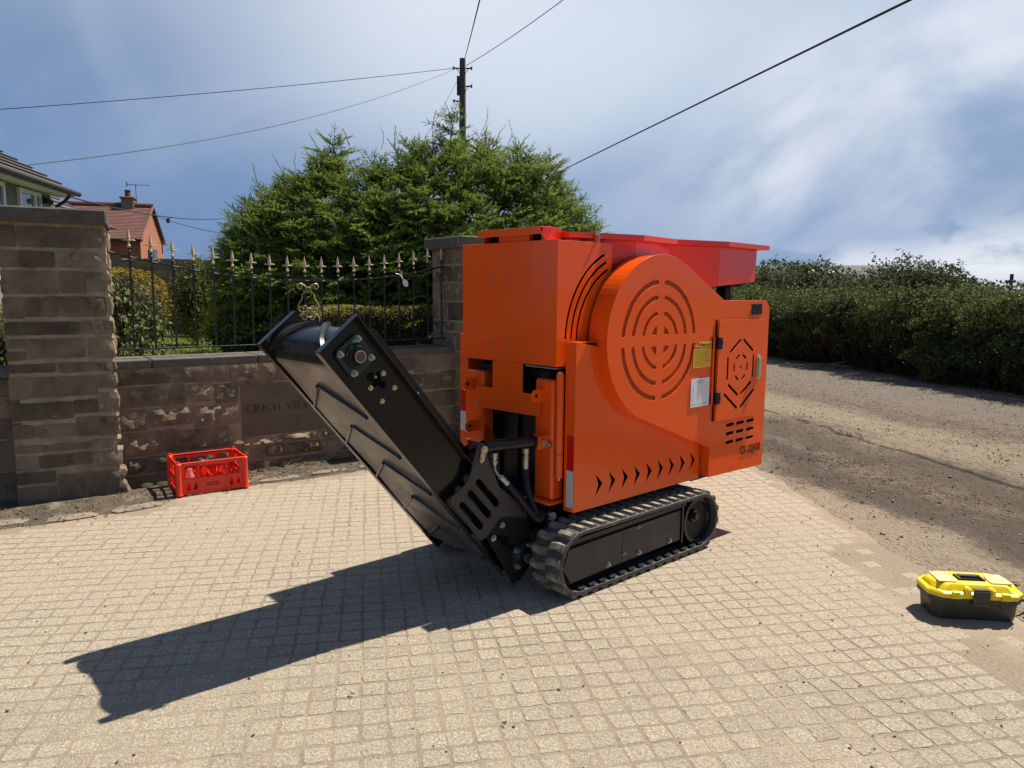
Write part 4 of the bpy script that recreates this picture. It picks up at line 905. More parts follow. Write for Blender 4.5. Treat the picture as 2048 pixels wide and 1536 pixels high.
def build_grey_house():
    # facade runs away from us; far top corner at (-8.25,14), eave 3.3 m up
    far = Vector((-8.52, 14.0, 0.10)); a = math.atan2(3.0, -.62); root = empty('grey_house', tuple(far), a - PI); tag(root, 'grey rendered house with brown tiled roof and white windows at far left', 'house')
    # local +x = towards the viewer along the eave, +y = away to the left of the facade... facade plane y = 0, outside is -y or +y
    dirx = Vector((cos(a - PI), sin(a - PI), 0)); outy = Vector((-dirx.y, dirx.x, 0)); s = 1 if outy.x > 0 else -1     # s*y points to the open side (+X world)
    O = lambda x, y, z: (x, s * y, z)
    LN = 8.0; ez = 3.18
    MB().box(O(.10, -6, 0), O(LN, -.0, ez)).obj('wall', 'render', root)
    mb = MB(); up = Vector(O(0, -3.6, 2.05)); e = Vector(O(-.30, .30, ez + .08)); e1 = Vector(O(LN, .30, ez + .08)); roof_courses(mb, e, e1, up, 15, .035)
    pk = Vector(O(-.30, .30 - 3.6, ez + .08 + 2.05)); mb.add([e - Vector((0, 0, .02)), pk - Vector((0, 0, .02)), Vector(O(-.30, .3 - 7.2, ez + .08))], [(0, 1, 2)])
    up2 = Vector(O(0, 3.6, 2.05)); roof_courses(mb, Vector(O(-.3, .3 - 7.2, ez + .08)), Vector(O(LN, .3 - 7.2, ez + .08)), up2, 8, .035)
    rf = mb.obj('roof', 'slatetile', root, angle=10)
    MB().box(O(-.28, -.0, ez - .02), O(LN, .26, ez + .02)).obj('soffit', 'soffit', root); MB().box(O(-.30, .24, ez - .03), O(LN, .275, ez + .10)).obj('fascia', 'soffit', root)
    MB().tube([O(-.36, .33, ez + .06), O(LN, .33, ez + .06)], .05, 8).obj('gutter', 'wire', root)
    MB().tube([O(.02, .30, ez + .0), O(.06, .22, ez - .12), O(.12, .10, ez - .22), O(.12, .06, ez - .4), O(.12, .06, 0)], .03, 8).obj('downpipe', 'wire', root)
    MB().box(O(.50, 0, ez - .22), O(.62, .10, ez - .10), .01).cyl(O(.56, .1, ez - .16), O(.66, .2, ez - .2), .05, n=10).obj('lamp', 'iron', root)
    for (x0, x1) in ((.62, 1.50), (2.02, 3.60), (4.4, 6.0)):
        w = MB()
        for p0, p1 in ((O(x0, -.02, 1.6), O(x0 + .07, .05, ez - .05)), (O(x1 - .07, -.02, 1.6), O(x1, .05, ez - .05)), (O(x0 + .07, -.02, ez - .12), O(x1 - .07, .05, ez - .05)), (O(x0 + .07, -.02, 1.6), O(x1 - .07, .05, 1.68)), (O(x0 + .22, -.02, 1.68), O(x0 + .29, .05, ez - .12))): w.box(p0, p1)
        wo = w.obj('window', 'upvc', root)
        for q0, q1 in ((x0 + .07, x0 + .22), (x0 + .29, x1 - .07)): MB().box(O(q0, .005, 1.68), O(q1, .018, ez - .12)).obj('pane', 'glass', wo)
    # lower roof of the wing beyond
    mb = MB(); roof_courses(mb, O(-2.6, .3, 2.75), O(-.0, .3, 2.75), Vector(O(0, -2.2, 1.2)), 8, .03); mb.add([O(-2.6, .3, 2.75), O(-2.6, -1.9, 3.95), O(-2.6, -4, 2.75)], [(0, 1, 2)]); mb.obj('wing_roof', 'slatetile', root, angle=10)
    MB().box(O(-2.4, -3.8, 0), O(.1, 0, 2.72)).obj('wing_wall', 'render', root)
build_grey_house()

# ================================================================== pole and wires
def build_pole():
    x, y = -1.81, 27.0; top = 9.58
    root = empty('utility_pole', (x, y, 0)); tag(root, 'weathered wooden utility pole standing behind the spruce', 'pole')
    MB().cyl((0, 0, 0), (0, 0, top), .165, .105, 14).obj('post', 'pole', root)
    MB().box((-.20, -.05, 8.35), (-.11, .05, 9.0), .01).obj('terminal_box', 'iron', root)
    for (z, s) in ((9.25, -1), (9.25, 1), (8.65, 1), (8.15, -1)):
        MB().cyl((s * .1, 0, z), (s * .33, 0, z + .02), .025, n=6).cyl((s * .31, 0, z - .04), (s * .31, 0, z + .06), .035, n=6).cyl((s * .22, 0, z), (s * .11, 0, z - .14), .012, n=5).obj('step_bracket', 'iron', root)
    A = Vector((x, y, 0))
    def wire(name, a, b, sag, r, label, cat='cable', group='overhead wires'):
        a, b = Vector(a), Vector(b); mb = MB(); mb.tube([a + (b - a) * t - Vector((0, 0, sag * 4 * t * (1 - t))) for t in np.linspace(0, 1, 24)], r, 6); o = mb.obj(name, 'wire', angle=60); tag(o, label, cat, group); return o
    wire('overhead_wire', A + Vector((-.33, 0, 9.26)), (-14.6, 19.0, 5.80), .10, .010, 'thin wire falling gently from the pole to the left edge of the sky')
    wire('overhead_wire', A + Vector((-.30, 0, 9.22)), (-9.58, 15.0, 3.97), .42, .010, 'thin wire sloping from the pole down to the grey house roof')
    wire('overhead_wire', A + Vector((.05, 0, 9.50)), (-.30, 8.5, 5.05), .03, .011, 'wire rising steeply overhead from the top of the pole')
    wire('overhead_wire', A + Vector((.12, 0, 9.35)), (2.15, 15.5, 8.2), .1, .010, 'thin wire rising to the right from the pole top')
    wire('overhead_wire', A + Vector((-.16, 0, 8.9)), (-2.45, 18.0, 4.6), .08, .013, 'service wire dropping from the pole behind the spruce')
    wire('overhead_wire', (-8.30, 14.2, 3.26), (-10.86, 30, 4.43), .25, .014, 'dark wire from the grey house eave past the brick chimney', )
    wire('overhead_wire', (-12.78, 27.0, 4.13), (-9.6, 26.0, 3.42), .10, .010, 'faint wire sagging from the brick gable to the spruce', )
    wire('power_cable', (2.26, 42.3, 8.01), (9.03, .76, 6.10), 0.0, .024, 'thick black cable slanting up overhead across the right of the sky', group='thick cable')
build_pole()

# ================================================================== hedge, trees and barn at the right
def build_right():
    # hedge line points along its foot
    H = [(5.2, 22.5), (6.35, 18.2), (7.0, 15.9), (7.55, 13.3), (8.05, 11.5), (8.9, 8.6)]
    seg = [(Vector(H[i]), Vector(H[i + 1])) for i in range(len(H) - 1)]; tot = sum((b - a).length for a, b in seg)
    root = empty('field_hedge', (7.3, 14.5, 0)); tag(root, 'long tangled mixed hedge beside the dirt track', 'hedge'); inv = Vector(root.location)
    r = np.random.default_rng(17); P_, N_, MI = [], [], []
    def along(s):
        s *= tot * .9999
        for a, b in seg:
            l = (b - a).length
            if s <= l + 1e-6: d = (b - a) / l; return a + d * s, Vector((-d.y, d.x))     # normal: +x side of travel -> compute outward
            s -= l
        return seg[-1][1], Vector((1, 0))
    n = 0
    while n < 80000:
        s = r.random(); p, nr = along(s); out = -nr if nr.x > 0 else nr            # face towards the track
        hgt = 1.40 + .26 * fbm(s * tot, 0, .55, 3, 2.0) + .22 * fbm(s * tot, 3, 2.2, 3, 2.0) + .25 * max(0, s - .5)
        u = r.random(); uz = r.random(); lump = .45 * fbm(s * tot, uz * 1.6, .9, 3, 5.0) + .34 * fbm(s * tot, uz * 2.4, 2.4, 3, 8.0)
        if u < .60:
            z = hgt * uz ** .8; depth = .35 - lump - .30 * math.sin(z / hgt * 2.4) + .35 * r.random() ** 1.6
            q = p - out * depth; nn = (out.x, out.y, .35)
        else:
            w = r.random(); depth = .2 + w * 1.9; z = hgt + .10 * math.sin(min(1, w * 2) * 1.57) - .3 * r.random() ** 2 + lump * .6; q = p - out * depth; nn = (out.x * .3, out.y * .3, 1)
        P_.append((q.x - inv.x, q.y - inv.y, z)); N_.append(nn); n += 1
        redp = fbm(s * tot, z, 1.0, 2, 12.0)
        if .34 < s < .62 and redp > .18 and z < hgt + .1: m = 2
        else: m = 1 if (z > hgt * (.72 + .14 * fbm(s * tot, 1, 1.5, 2, 3.0)) and r.random() < .68) or r.random() < .035 else 0  # pale leaves gather at the top, its sunlit look put into colour
        MI.append(m)
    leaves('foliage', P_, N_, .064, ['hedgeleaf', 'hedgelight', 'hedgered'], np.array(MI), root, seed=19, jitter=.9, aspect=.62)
    # straggling shoots above the top
    mb = MB(); lp, ln = [], []
    for i in range(420):
        s = r.random(); p, nr = along(s); out = -nr if nr.x > 0 else nr; q = p - out * r.uniform(.0, .9); z0 = 1.32 + .16 * fbm(s * tot, 0, .55, 3, 2.0) + .25 * max(0, s - .5); h = r.uniform(.12, .42); t = Vector((q.x + r.normal(0, .12), q.y + r.normal(0, .12), z0 + h)); a = Vector((q.x, q.y, z0))
        mb.tube([a - inv, (a + t) / 2 - inv, t - inv], .006, 4, taper=.002)
        for k in range(8): lp.append(a + (t - a) * r.random() + Vector(r.normal(0, .035, 3)) - inv); ln.append((0, 0, 1))
    for i in range(420):                                                             # bare stems low in the shade
        s = r.random(); p, nr = along(s); out = -nr if nr.x > 0 else nr; q = p - out * r.uniform(.15, .7); a = Vector((q.x, q.y, 0)); t = a + Vector((r.normal(0, .3), r.normal(0, .3), r.uniform(.4, 1.5))); mb.tube([a - inv, (a + t) / 2 + Vector(r.normal(0, .06, 3)) - inv, t - inv], .010, 4, taper=.004)
    p, nr = along(.86); out = -nr if nr.x > 0 else nr; q = p - out * .12; mb.tube([Vector((q.x, q.y, 0)) - inv, Vector((q.x + .03, q.y, .8)) - inv, Vector((q.x - .05, q.y + .05, 1.5)) - inv], .16, 9, taper=.10)
    mb.obj('stems', 'bark', root, angle=60); leaves('shoots', lp, ln, .065, ['hedgelight', 'hedgeleaf'], [.75, .25], root, seed=23)
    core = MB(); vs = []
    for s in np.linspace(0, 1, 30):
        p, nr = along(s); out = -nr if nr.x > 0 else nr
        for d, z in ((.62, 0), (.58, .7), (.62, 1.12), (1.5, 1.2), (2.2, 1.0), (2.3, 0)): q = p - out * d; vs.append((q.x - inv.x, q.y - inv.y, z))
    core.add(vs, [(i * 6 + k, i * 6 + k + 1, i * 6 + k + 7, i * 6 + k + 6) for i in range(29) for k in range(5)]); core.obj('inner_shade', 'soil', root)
    # grass and litter at its foot
    pts = []
    for i in range(2600):
        s = r.random(); p, nr = along(s); out = -nr if nr.x > 0 else nr; q = p + out * (r.normal(-.05, .22)); pts.append((q.x, q.y, -.02))
    scatter('hedge_litter', pts, .008, .03, 'twig', .35, seed=8)
    # trees behind the hedge: (x, y, rx, rz, height of centre)
    K = lambda px, d: (px - 1024) / 1480. * d
    tb = [(1545, 30, 2.3, 1.5, 1.35, 'broad dark bush showing just right of the crusher'), (1625, 27, 1.7, 1.35, 1.35, 'rounded olive bush behind the hedge left of the barn'), (1580, 33, 1.8, 1.4, 1.5, 'leafy bush between the crusher and the barn, set further back'), (1690, 29, 1.5, 1.05, 1.1, 'low dark bush in front of the barn'),
          (1775, 32, 1.6, 1.75, 1.2, 'tall bush right of the barn roof'), (1815, 34, 1.9, 1.9, 1.2, 'tallest green tree right of the barn'), (1870, 31, 1.6, 1.6, 1.3, 'round topped tree at the right of the tree group'), (1925, 30, 1.6, 1.2, 1.0, 'sloping bush at the right end of the tree group'), (1985, 26, 1.9, .9, .9, 'low bush beside the crossarm post behind the hedge'), (1740, 27, 1.4, .9, 1.2, 'small bush low in front of the tall trees')]
    for i, (px, d, rx, rz_, cz, lab) in enumerate(tb):
        x = K(px, d); bush('hedgerow_tree', (x, d, cz), rx, rx * .8, rz_, 5200, .13, ['shrubleaf', 'hedgeleaf', 'hedgelight'], [.55, .3, .15], lab, 'tree', 'trees behind the hedge', seed=60 + i, lump=.30, lf=2.2, zmin=0.0, shell=.34, k=.72)
    # barn
    d = 60; b = empty('barn', (K(1744, d), d, -.45), rad(62)); tag(b, 'low pitched barn with pale rooflight far behind the hedge', 'barn')
    MB().box((-4.2, 0, 0), (4.2, 14, 3.0)).prism([(-4.2, 3.0), (4.2, 3.0), (0, 4.15)], -.02, 14, lambda x, z, y: (x, y, z)).obj('wall', 'barnwall', b)
    mb = MB()
    for s in (-1, 1): mb.add([(0, -.4, 4.25), (s * 4.6, -.4, 3.0), (s * 4.6, 14.4, 3.0), (0, 14.4, 4.25), (0, -.4, 4.15), (s * 4.6, -.4, 2.9), (s * 4.6, 14.4, 2.9), (0, 14.4, 4.15)], [(0, 1, 2, 3), (4, 5, 6, 7), (0, 1, 5, 4), (1, 2, 6, 5), (2, 3, 7, 6)])
    rf = mb.obj('roof', 'barnroof', b, angle=10); MB().add([(-1.4, 3, 3.91), (-2.9, 3, 3.50), (-2.9, 6.5, 3.50), (-1.4, 6.5, 3.91)], [(0, 1, 2, 3)]).obj('rooflight', 'rooflight', rf, fix=False)
    MB().cyl((-3.4, 5, 3.3), (-3.4, 5, 4.1), .10, n=8).obj('vent_pipe', 'iron', b)
    # crossarm post
    d = 22; p = empty('crossarm_post', (K(2011, d), d, 0)); tag(p, 'small dark post with a crossarm poking above the hedge', 'post')
    MB().cyl((0, 0, 0), (0, 0, 2.18), .06, .05, 8).obj('shaft', 'iron', p); MB().box((-.17, -.04, 1.93), (.12, .04, 2.00), .005).box((-.12, -.05, 1.78), (.16, .05, 1.84), .005).obj('crossarm', 'iron', p)
    # two birds
    for px, py, dd, w, lab in ((1780, 500, 45, .34, 'dark bird gliding above the trees, the larger of two'), (1731, 506, 60, .30, 'tiny far bird left of the other, above the barn')):
        z = 1.6 + (584 - py) / 1480 * dd; q = empty('bird', (K(px, dd), dd, z)); tag(q, lab, 'bird', 'birds over the hedge')
        MB().tube([(-.02, -.16, 0), (0, -.05, .01), (0, .08, .01), (0, .2, 0)], .045, 6, taper=.012).obj('body', 'iron', q, angle=60)
        for s in (-1, 1): MB().add([(0, .06, .02), (s * w * .6, .02, .10), (s * w, -.06, .04), (s * w * .5, -.08, .06), (0, -.06, .015)], [(0, 1, 2, 3, 4)]).obj('wing', 'iron', q, fix=False)
build_right()
# ================================================================== the crusher
UA = rad(48); UV0, VV0 = 3.3, 3.085
UX = Vector((sin(UA), cos(UA), 0)); VX = Vector((-cos(UA), sin(UA), 0))
def uvw(u, v, z): return UX * u + VX * v + Vector((0, 0, z))
def build_crusher():
    root = empty('rock_crusher', tuple(uvw(UV0, VV0, 0)), PI / 2 - UA)
    tag(root, 'orange tracked mini rock crusher with black belt conveyor folded up at its front', 'crusher')
    P = lambda u, v, z: (u - UV0, v - VV0, z)
    def side(name, outline, holes, v, t, m, parent=root, bevel=0.0, angle=30):     # plate in the u-z plane, outer face at v
        me = plate_mesh(outline, holes, t, bevel)
        for q in me.vertices: a, b, c = q.co; q.co = (a - UV0, v - VV0 + t / 2 - c, b)
        return link(name, me, m, parent, angle=angle)
    def front(name, outline, holes, u, t, m, parent=root, bevel=0.0, angle=30):     # plate in the v-z plane, outer face at u
        me = plate_mesh([(-a, b) for a, b in outline], [[(-a, b) for a, b in h] for h in holes], t, bevel)
        for q in me.vertices: a, b, c = q.co; q.co = (u - UV0 + t / 2 - c, -a - VV0, b)
        return link(name, me, m, parent, angle=angle)
    def sideshape(name, poly, v, t, m, parent): return side(name, poly, [], v, t, m, parent)
    def box(name, p0, p1, m, parent=root, c=0.004):
        return MB().box(P(*p0), P(*p1), c).obj(name, m, parent)
    def bolt(parent, p, axis, r=0.011, m='zinc', h=0.012, washer=True, name='bolt'):
        mb = MB(); p = Vector(P(*p)); ax = Vector(axis)
        if washer: mb.cyl(p, p + ax * (h * .25), r * 1.35, n=14)
        mb.cyl(p, p + ax * h, r, r * .93, n=6); mb.cyl(p + ax * h, p + ax * (h * 1.25), r * .55, r * .5, n=8)
        return mb.obj(name, m, parent)
    SV = (0, -1, 0); SU = (-1, 0, 0)
    # ---- dark inside: chassis and engine block
    mb = MB().box(P(2.86, 2.76, 0.46), P(4.50, 3.42, 1.22)).box(P(2.95, 2.80, 1.2), P(4.05, 3.38, 1.60)).box(P(2.70, 2.84, .30), P(4.0, 3.32, .47))
    for v in (2.92, 3.1, 3.26): mb.box(P(2.84, v, .5), P(2.87, v + .03, 1.15))
    mb.box(P(2.80, 2.80, 1.12), P(2.86, 3.40, 1.17)).box(P(3.94, 2.66, .395), P(4.24, 2.80, .44), .003).box(P(3.70, 2.66, .33), P(3.8, 3.5, .46), .005)
    mb.obj('chassis', 'blackmatt', root)
    # ---- round guard with rear housing (near side)
    cx, cz, R = 3.422, 1.335, 0.468
    prof = [(3.949, 0.445), (4.592, 0.430), (4.592, 1.47)] + arc(4.522, 1.472, 0.072, 0, 90, 6) + [(4.045, 1.546)]
    up = math.degrees(math.atan2(1.546 - cz, 4.045 - cx)); dd = math.hypot(4.045 - cx, 1.546 - cz); a0 = up + math.degrees(math.acos(R / dd))
    lo = math.degrees(math.atan2(0.640 - cz, 3.93 - cx)); d2 = math.hypot(3.93 - cx, 0.640 - cz); a1 = 360 + lo - math.degrees(math.acos(R / d2))
    prof += arc(cx, cz, R, a0, a1, 64) + [(3.935, 0.640), (3.949, 0.640)]
    holes = []; PC = (3.408, 1.325); arcs = []
    for (r0, r1) in ((0.312, 0.342), (0.228, 0.256), (0.142, 0.168)):
        for q in range(4):
            rm = (r0 + r1) / 2; gap = math.degrees(0.040 / rm); a, b = 90 * q + gap, 90 * q + 90 - gap
            h = arc(*PC, r1, a, b, 22); e = math.degrees((r1 - r0) / 2 / rm)
            # rounded slot ends
            pe = (PC[0] + rm * cos(rad(b)), PC[1] + rm * sin(rad(b)))
            h += [(pe[0] + (r1 - r0) / 2 * cos(rad(b + k)), pe[1] + (r1 - r0) / 2 * sin(rad(b + k))) for k in (45, 90, 135)]
            h += arc(*PC, r0, b, a, 22)
            ps = (PC[0] + rm * cos(rad(a)), PC[1] + rm * sin(rad(a)))
            h += [(ps[0] + (r1 - r0) / 2 * cos(rad(a + 180 + k)), ps[1] + (r1 - r0) / 2 * sin(rad(a + 180 + k))) for k in (45, 90, 135)]
            holes.append(h); arcs.append(h)
    for q in range(4):
        sx, sz = ((1, 1), (-1, 1), (-1, -1), (1, -1))[q]; a = 0.032
        h = [(PC[0] + sx * a, PC[1] + sz * a)] + [(PC[0] + sx * 0.088 * cos(t), PC[1] + sz * 0.088 * sin(t)) for t in np.linspace(math.asin(a / .088), PI / 2 - math.asin(a / .088), 8)]
        if sx * sz < 0: h = h[::-1]
        holes.append(h); arcs.append(h)
    for j, z in enumerate((0.754, 0.698, 0.640)):
        for u in (4.175, 4.292, 4.418): holes.append(slot((u - .036, z - .001), (u + .036, z + .001), 0.022))
    hexes = []
    DC = (4.233, 1.124)
    guard = side('guard_cover', prof, holes, 2.540, 0.005, 'orange', bevel=0.0012)
    # rim that closes the round guard towards the machine, facetted like rolled sheet
    rim = arc(cx, cz, R - .003, a0 - 1, a1 + 0, 46); rim = [(4.045, 1.5435)] + rim + [(3.935, 0.643), (3.9515, 0.640), (3.9515, 0.446)]
    mb = MB(); n = len(rim); vs = []
    for (u, z) in rim: vs += [P(u, 2.5452, z), P(u, 2.672, z)]
    mb.add(vs, [(2 * i, 2 * i + 2, 2 * i + 3, 2 * i + 1) for i in range(n - 1)])
    rimo = mb.obj('guard_rim', 'orange', root, angle=3)
    mb = MB(); vs = []
    rr = [(4.046, 1.5435), (4.52, 1.5435)] + arc(4.522, 1.472, 0.0692, 90, 0, 6) + [(4.5895, 0.432), (3.9515, 0.4475)]
    for (u, z) in rr: vs += [P(u, 2.5455, z), P(u, 3.60, z)]
    mb.add(vs, [(2 * i, 2 * i + 2, 2 * i + 3, 2 * i + 1) for i in range(len(rr) - 1)]); mb.obj('rear_shroud', 'orange', root, angle=40)
    # perforated sheet behind the slots: backing plus punched holes
    MB().prism(circ(*PC, .36, 40), 0, .002, lambda a, b, c: P(a, 2.5468 + c, b)).obj('perforated_sheet', 'orange', root)
    mb = MB(); pitch = 0.0135
    def inside(p, poly):
        c = False; j = len(poly) - 1
        for i in range(len(poly)):
            if (poly[i][1] > p[1]) != (poly[j][1] > p[1]) and p[0] < (poly[j][0] - poly[i][0]) * (p[1] - poly[i][1]) / (poly[j][1] - poly[i][1]) + poly[i][0]: c = not c
            j = i
        return c
    for i in range(-30, 31):
        for j in range(-34, 35):
            x = PC[0] + (i + (j % 2) * .5) * pitch; z = PC[1] + j * pitch * .866
            if math.hypot(x - PC[0], z - PC[1]) < .36 and any(inside((x, z), h) for h in arcs):
                mb.add([P(x + .0050 * cos(PI / 3 * k), 2.5462, z + .0050 * sin(PI / 3 * k)) for k in range(6)], [(0, 1, 2, 3, 4, 5)])
    o = mb.obj('punched_holes', 'hole', root, fix=False); tag(o, kind='stuff')
    # weld dots on the guard
    for (u, z) in ((3.354, 1.707), (3.31, .905)): MB().cyl(P(u, 2.5372, z), P(u, 2.536, z), .006, n=8).obj('rivet', 'zinc', root)
    # stickers
    def sticker(name, p0, p1, v, m, t=0.0006, parent=root): return MB().box(P(p0[0], v, p0[1]), P(p1[0], v - t, p1[1])).obj(name, m, parent)
    ys = sticker('warning_sticker', (3.732, 1.146), (3.918, 1.302), 2.5368, 'yellowst')
    sticker('sticker_border', (3.732, 1.262), (3.918, 1.265), 2.5361, 'ink', parent=ys)
    sticker('sticker_corner', (3.734, 1.265), (3.786, 1.300), 2.5361, 'reflred', parent=ys)
    MB().prism([(3.742, 1.269), (3.778, 1.269), (3.760, 1.297)], 0, .0005, lambda a, b, c: P(a, 2.5354 - c, b)).obj('warning_triangle', 'yellowst', ys)
    for (a, b) in (((3.7592, 1.278), (3.7608, 1.290)), ((3.7592, 1.2725), (3.7608, 1.2745))): sticker('warning_mark', a, b, 2.5348, 'ink', parent=ys)
    def sidetext(body, size, u, z, v, m, parent, bold=0.0, sx=1.0, align='CENTER', space=1.0):
        me = text_mesh(body, size, .0003, bold, sx, align, space)
        for q in me.vertices: a, b, c = q.co; q.co = P(a + u, v - c, b + z)
        return link('lettering', me, m, parent)
    sidetext('Watch out', .026, 3.852, 1.282, 2.5358, 'ink', ys, bold=.0006)
    for k in range(8): sticker('printed_line', (3.744, 1.247 - k * .0125), (3.905 if k != 7 else 3.84, 1.2485 - k * .0125), 2.5361, 'ink', parent=ys)
    ws = sticker('maintenance_sticker', (3.720, .908), (3.912, 1.082), 2.5368, 'white')
    sidetext('Maintenance', .014, 3.816, 1.066, 2.5358, 'greyink', ws); sidetext('interval table', .009, 3.816, 1.052, 2.5358, 'greyink', ws)
    for k, u in enumerate((3.745, 3.79, 3.835, 3.88)): sticker('printed_line', (u, .945), (u + .0012, 1.04), 2.5361, 'greyink', parent=ws)
    for k in range(3): sticker('printed_line', (3.735 + k * .06, .924), (3.77 + k * .06, .927), 2.5361, 'greyink', parent=ws)
    dp = sticker('data_plate', (4.362, 1.452), (4.492, 1.524), 2.5368, 'platetext', .0008)
    sticker('data_plate_field', (4.366, 1.456), (4.488, 1.520), 2.5359, 'plategrey', .0004, parent=dp)
    for k in range(5): sticker('printed_line', (4.376 if k else 4.40, 1.512 - k * .0125), (4.42 if k else 4.455, 1.5142 - k * .0125), 2.5354, 'platetext', .0003, parent=dp)
    for k in range(1, 5): sticker('printed_line', (4.433, 1.512 - k * .0125), (4.479, 1.5142 - k * .0125), 2.5354, 'platetext', .0003, parent=dp)
    o = sidetext('CK-SSJ430', .074, 4.432, .560, 2.5372, 'ink', root, bold=.0016, sx=.72, space=1.08)
    # ---- door with spider-web slots
    dh = []
    for a, b in (((4.224, 1.300), (4.104, 1.222)), ((4.255, 1.300), (4.376, 1.222)), ((4.083, 1.195), (4.083, 1.051)), ((4.384, 1.196), (4.384, 1.050)),
                 ((4.096, 1.022), (4.215, .944)), ((4.368, 1.021), (4.246, .946)), ((4.053, .966), (4.213, .858)), ((4.405, .967), (4.246, .860))): dh.append(bar(a, b, .020))
    for a, b in (((4.218, 1.205), (4.176, 1.176)), ((4.253, 1.203), (4.297, 1.176)), ((4.158, 1.150), (4.158, 1.098)), ((4.310, 1.150), (4.310, 1.096)),
                 ((4.174, 1.070), (4.214, 1.042)), ((4.291, 1.070), (4.253, 1.043))): dh.append(bar(a, b, .017))
    dh.append([(4.224, 1.108), (4.229, 1.12), (4.220, 1.130), (4.231, 1.131), (4.236, 1.142), (4.240, 1.129), (4.252, 1.126), (4.241, 1.119), (4.243, 1.107), (4.234, 1.114)])
    door = side('door', [(3.972, .800), (4.49, .792), (4.49, 1.42), (3.972, 1.428)], dh, 2.520, 0.004, 'orange', bevel=0.001)
    MB().box(P(3.958, 2.5362, .80), P(3.9715, 2.5375, 1.43)).obj('door_gap_shade', 'hole', door)  # dark strip added as the shadow line along the door edge
    MB().box(P(3.972, 2.5245, .80), P(3.976, 2.538, 1.42)).box(P(4.486, 2.5245, .80), P(4.49, 2.538, 1.42)).obj('door_return', 'orange', door)
    side('door_backing', [(3.99, .81), (4.48, .81), (4.48, 1.41), (3.99, 1.41)], [], 2.5375, 0.0015, 'hole', door)
    mb = MB().box(P(4.425, 2.520, 1.03), P(4.462, 2.512, 1.19), .006).box(P(4.430, 2.512, 1.04), P(4.457, 2.500, 1.18), .008); mb.obj('handle', 'chrome', door)
    for z in (1.286, .944):
        h = MB().box(P(3.925, 2.5362, z - .036), P(3.962, 2.530, z + .036), .002).box(P(3.972, 2.5195, z - .036), P(4.012, 2.514, z + .036), .002)
        h.cyl(P(3.967, 2.522, z - .037), P(3.967, 2.522, z + .037), .0085, n=10); ho = h.obj('hinge', 'blackmatt', door)
        for (u, v) in ((3.938, 2.530), (4.002, 2.514)):
            for dz in (-.022, .022): MB().cyl(P(u, v, z + dz), P(u, v - .003, z + dz), .0055, n=10).obj('screw', 'zinc', ho)
    MB().cyl(P(3.935, 2.5315, .90), P(3.935, 2.5315, 1.325), .0075, n=10).obj('hinge_rod', 'orange', root)
    # ---- lower side panels with arrow cut-outs
    def arrow(u, z): return [(u, z + .065), (u + .062, z), (u, z - .070), (u + .025, z)]
    hs = [arrow(2.953 + .1092 * i, .556) for i in range(10)]
    side('lower_panel', [(2.785, .432), (3.93, .432), (3.93, .66), (3.60, 1.0), (3.1, 1.28), (2.785, 1.335)], hs, 2.600, 0.004, 'orange', bevel=0.001)
    mb = MB().box(P(2.785, 2.6045, .432), P(2.7895, 2.675, 1.335), .001).box(P(2.790, 2.6045, 1.331), P(3.02, 2.675, 1.335), .001).box(P(2.79, 2.671, .436), P(2.95, 2.675, 1.33), .001)
    fl = mb.obj('panel_flange', 'orange', root)
    side('panel_backing', [(2.86, .45), (3.94, .45), (3.94, .66), (2.86, .66)], [], 2.70, 0.002, 'hole', root)
    mb = MB().box(P(2.785, 3.497, .44), P(3.93, 3.570, 1.335), .003); far = mb.obj('lower_panel', 'orange', root)
    def refl(u, v0, v1, zs):
        for z0, z1, m in zs:
            s_ = MB().box(P(u - .0008, v0, z0), P(u, v1, z1)).obj('reflector', m, root)
            for k in range(1, 4): MB().box(P(u - .0014, v0 + (v1 - v0) * k / 4 - .001, z0), P(u - .0008, v0 + (v1 - v0) * k / 4 + .001, z1)).obj('reflector_rib', 'reflred' if m == 'reflred' else 'greyink', s_)
    refl(2.7848, 2.606, 2.655, ((.655, .845, 'reflred'), (.455, .654, 'reflwhite'))); refl(2.7848, 3.503, 3.565, ((.74, .86, 'reflwhite'), (.861, .99, 'reflred')))
    # ---- front cowl: tall cover with an H-shaped lower plate
    co = [(2.69, 1.205), (2.946, 1.203), (2.946, 1.042), (2.806, 1.042), (2.806, .928), (3.352, .918), (3.352, 1.042), (3.196, 1.042), (3.196, 1.203), (3.47, 1.202), (3.47, 1.858), (2.69, 1.858)]
    cowl = front('front_cowl', co, [], 2.728, 0.004, 'orange', bevel=0.0012)
    for (v, z) in ((3.194, 1.668), (3.046, 1.668), (3.194, 1.31), (3.046, 1.31), (3.320, 1.017), (3.321, .948), (2.833, .951)):
        bolt(cowl, (2.728, v, z), SU, .0072, 'zinc', .006)
    MB().box(P(2.7272, 2.695, 1.2028), P(2.7276, 3.465, 1.2042)).obj('seam', 'ink', cowl)
    # cowl side with three curved slots
    sl_ = []
    for r in (.505, .462, .420):
        e1 = 180 - math.degrees(math.asin((.46 if r > .5 else (.42 if r > .45 else .38)) / r))
        sl_.append(arc(3.30, 1.335, r + .0075, 179, e1, 20) + arc(3.30, 1.335, r - .0075, e1, 179, 20))
    side('cowl_side', [(2.7325, 1.205), (2.83, 1.205), (3.15, 1.30), (3.15, 1.855), (2.7325, 1.855)], sl_, 2.690, 0.004, 'orange', bevel=0.0008)
    side('slot_backing', [(2.74, 1.21), (3.14, 1.21), (3.14, 1.84), (2.74, 1.84)], [], 2.712, 0.002, 'hole', root)
    MB().box(P(2.7325, 2.6945, 1.851), P(3.15, 3.4695, 1.8565)).box(P(2.7325, 3.4655, 1.21), P(3.15, 3.4695, 1.85)).obj('cowl_top', 'orange', root)
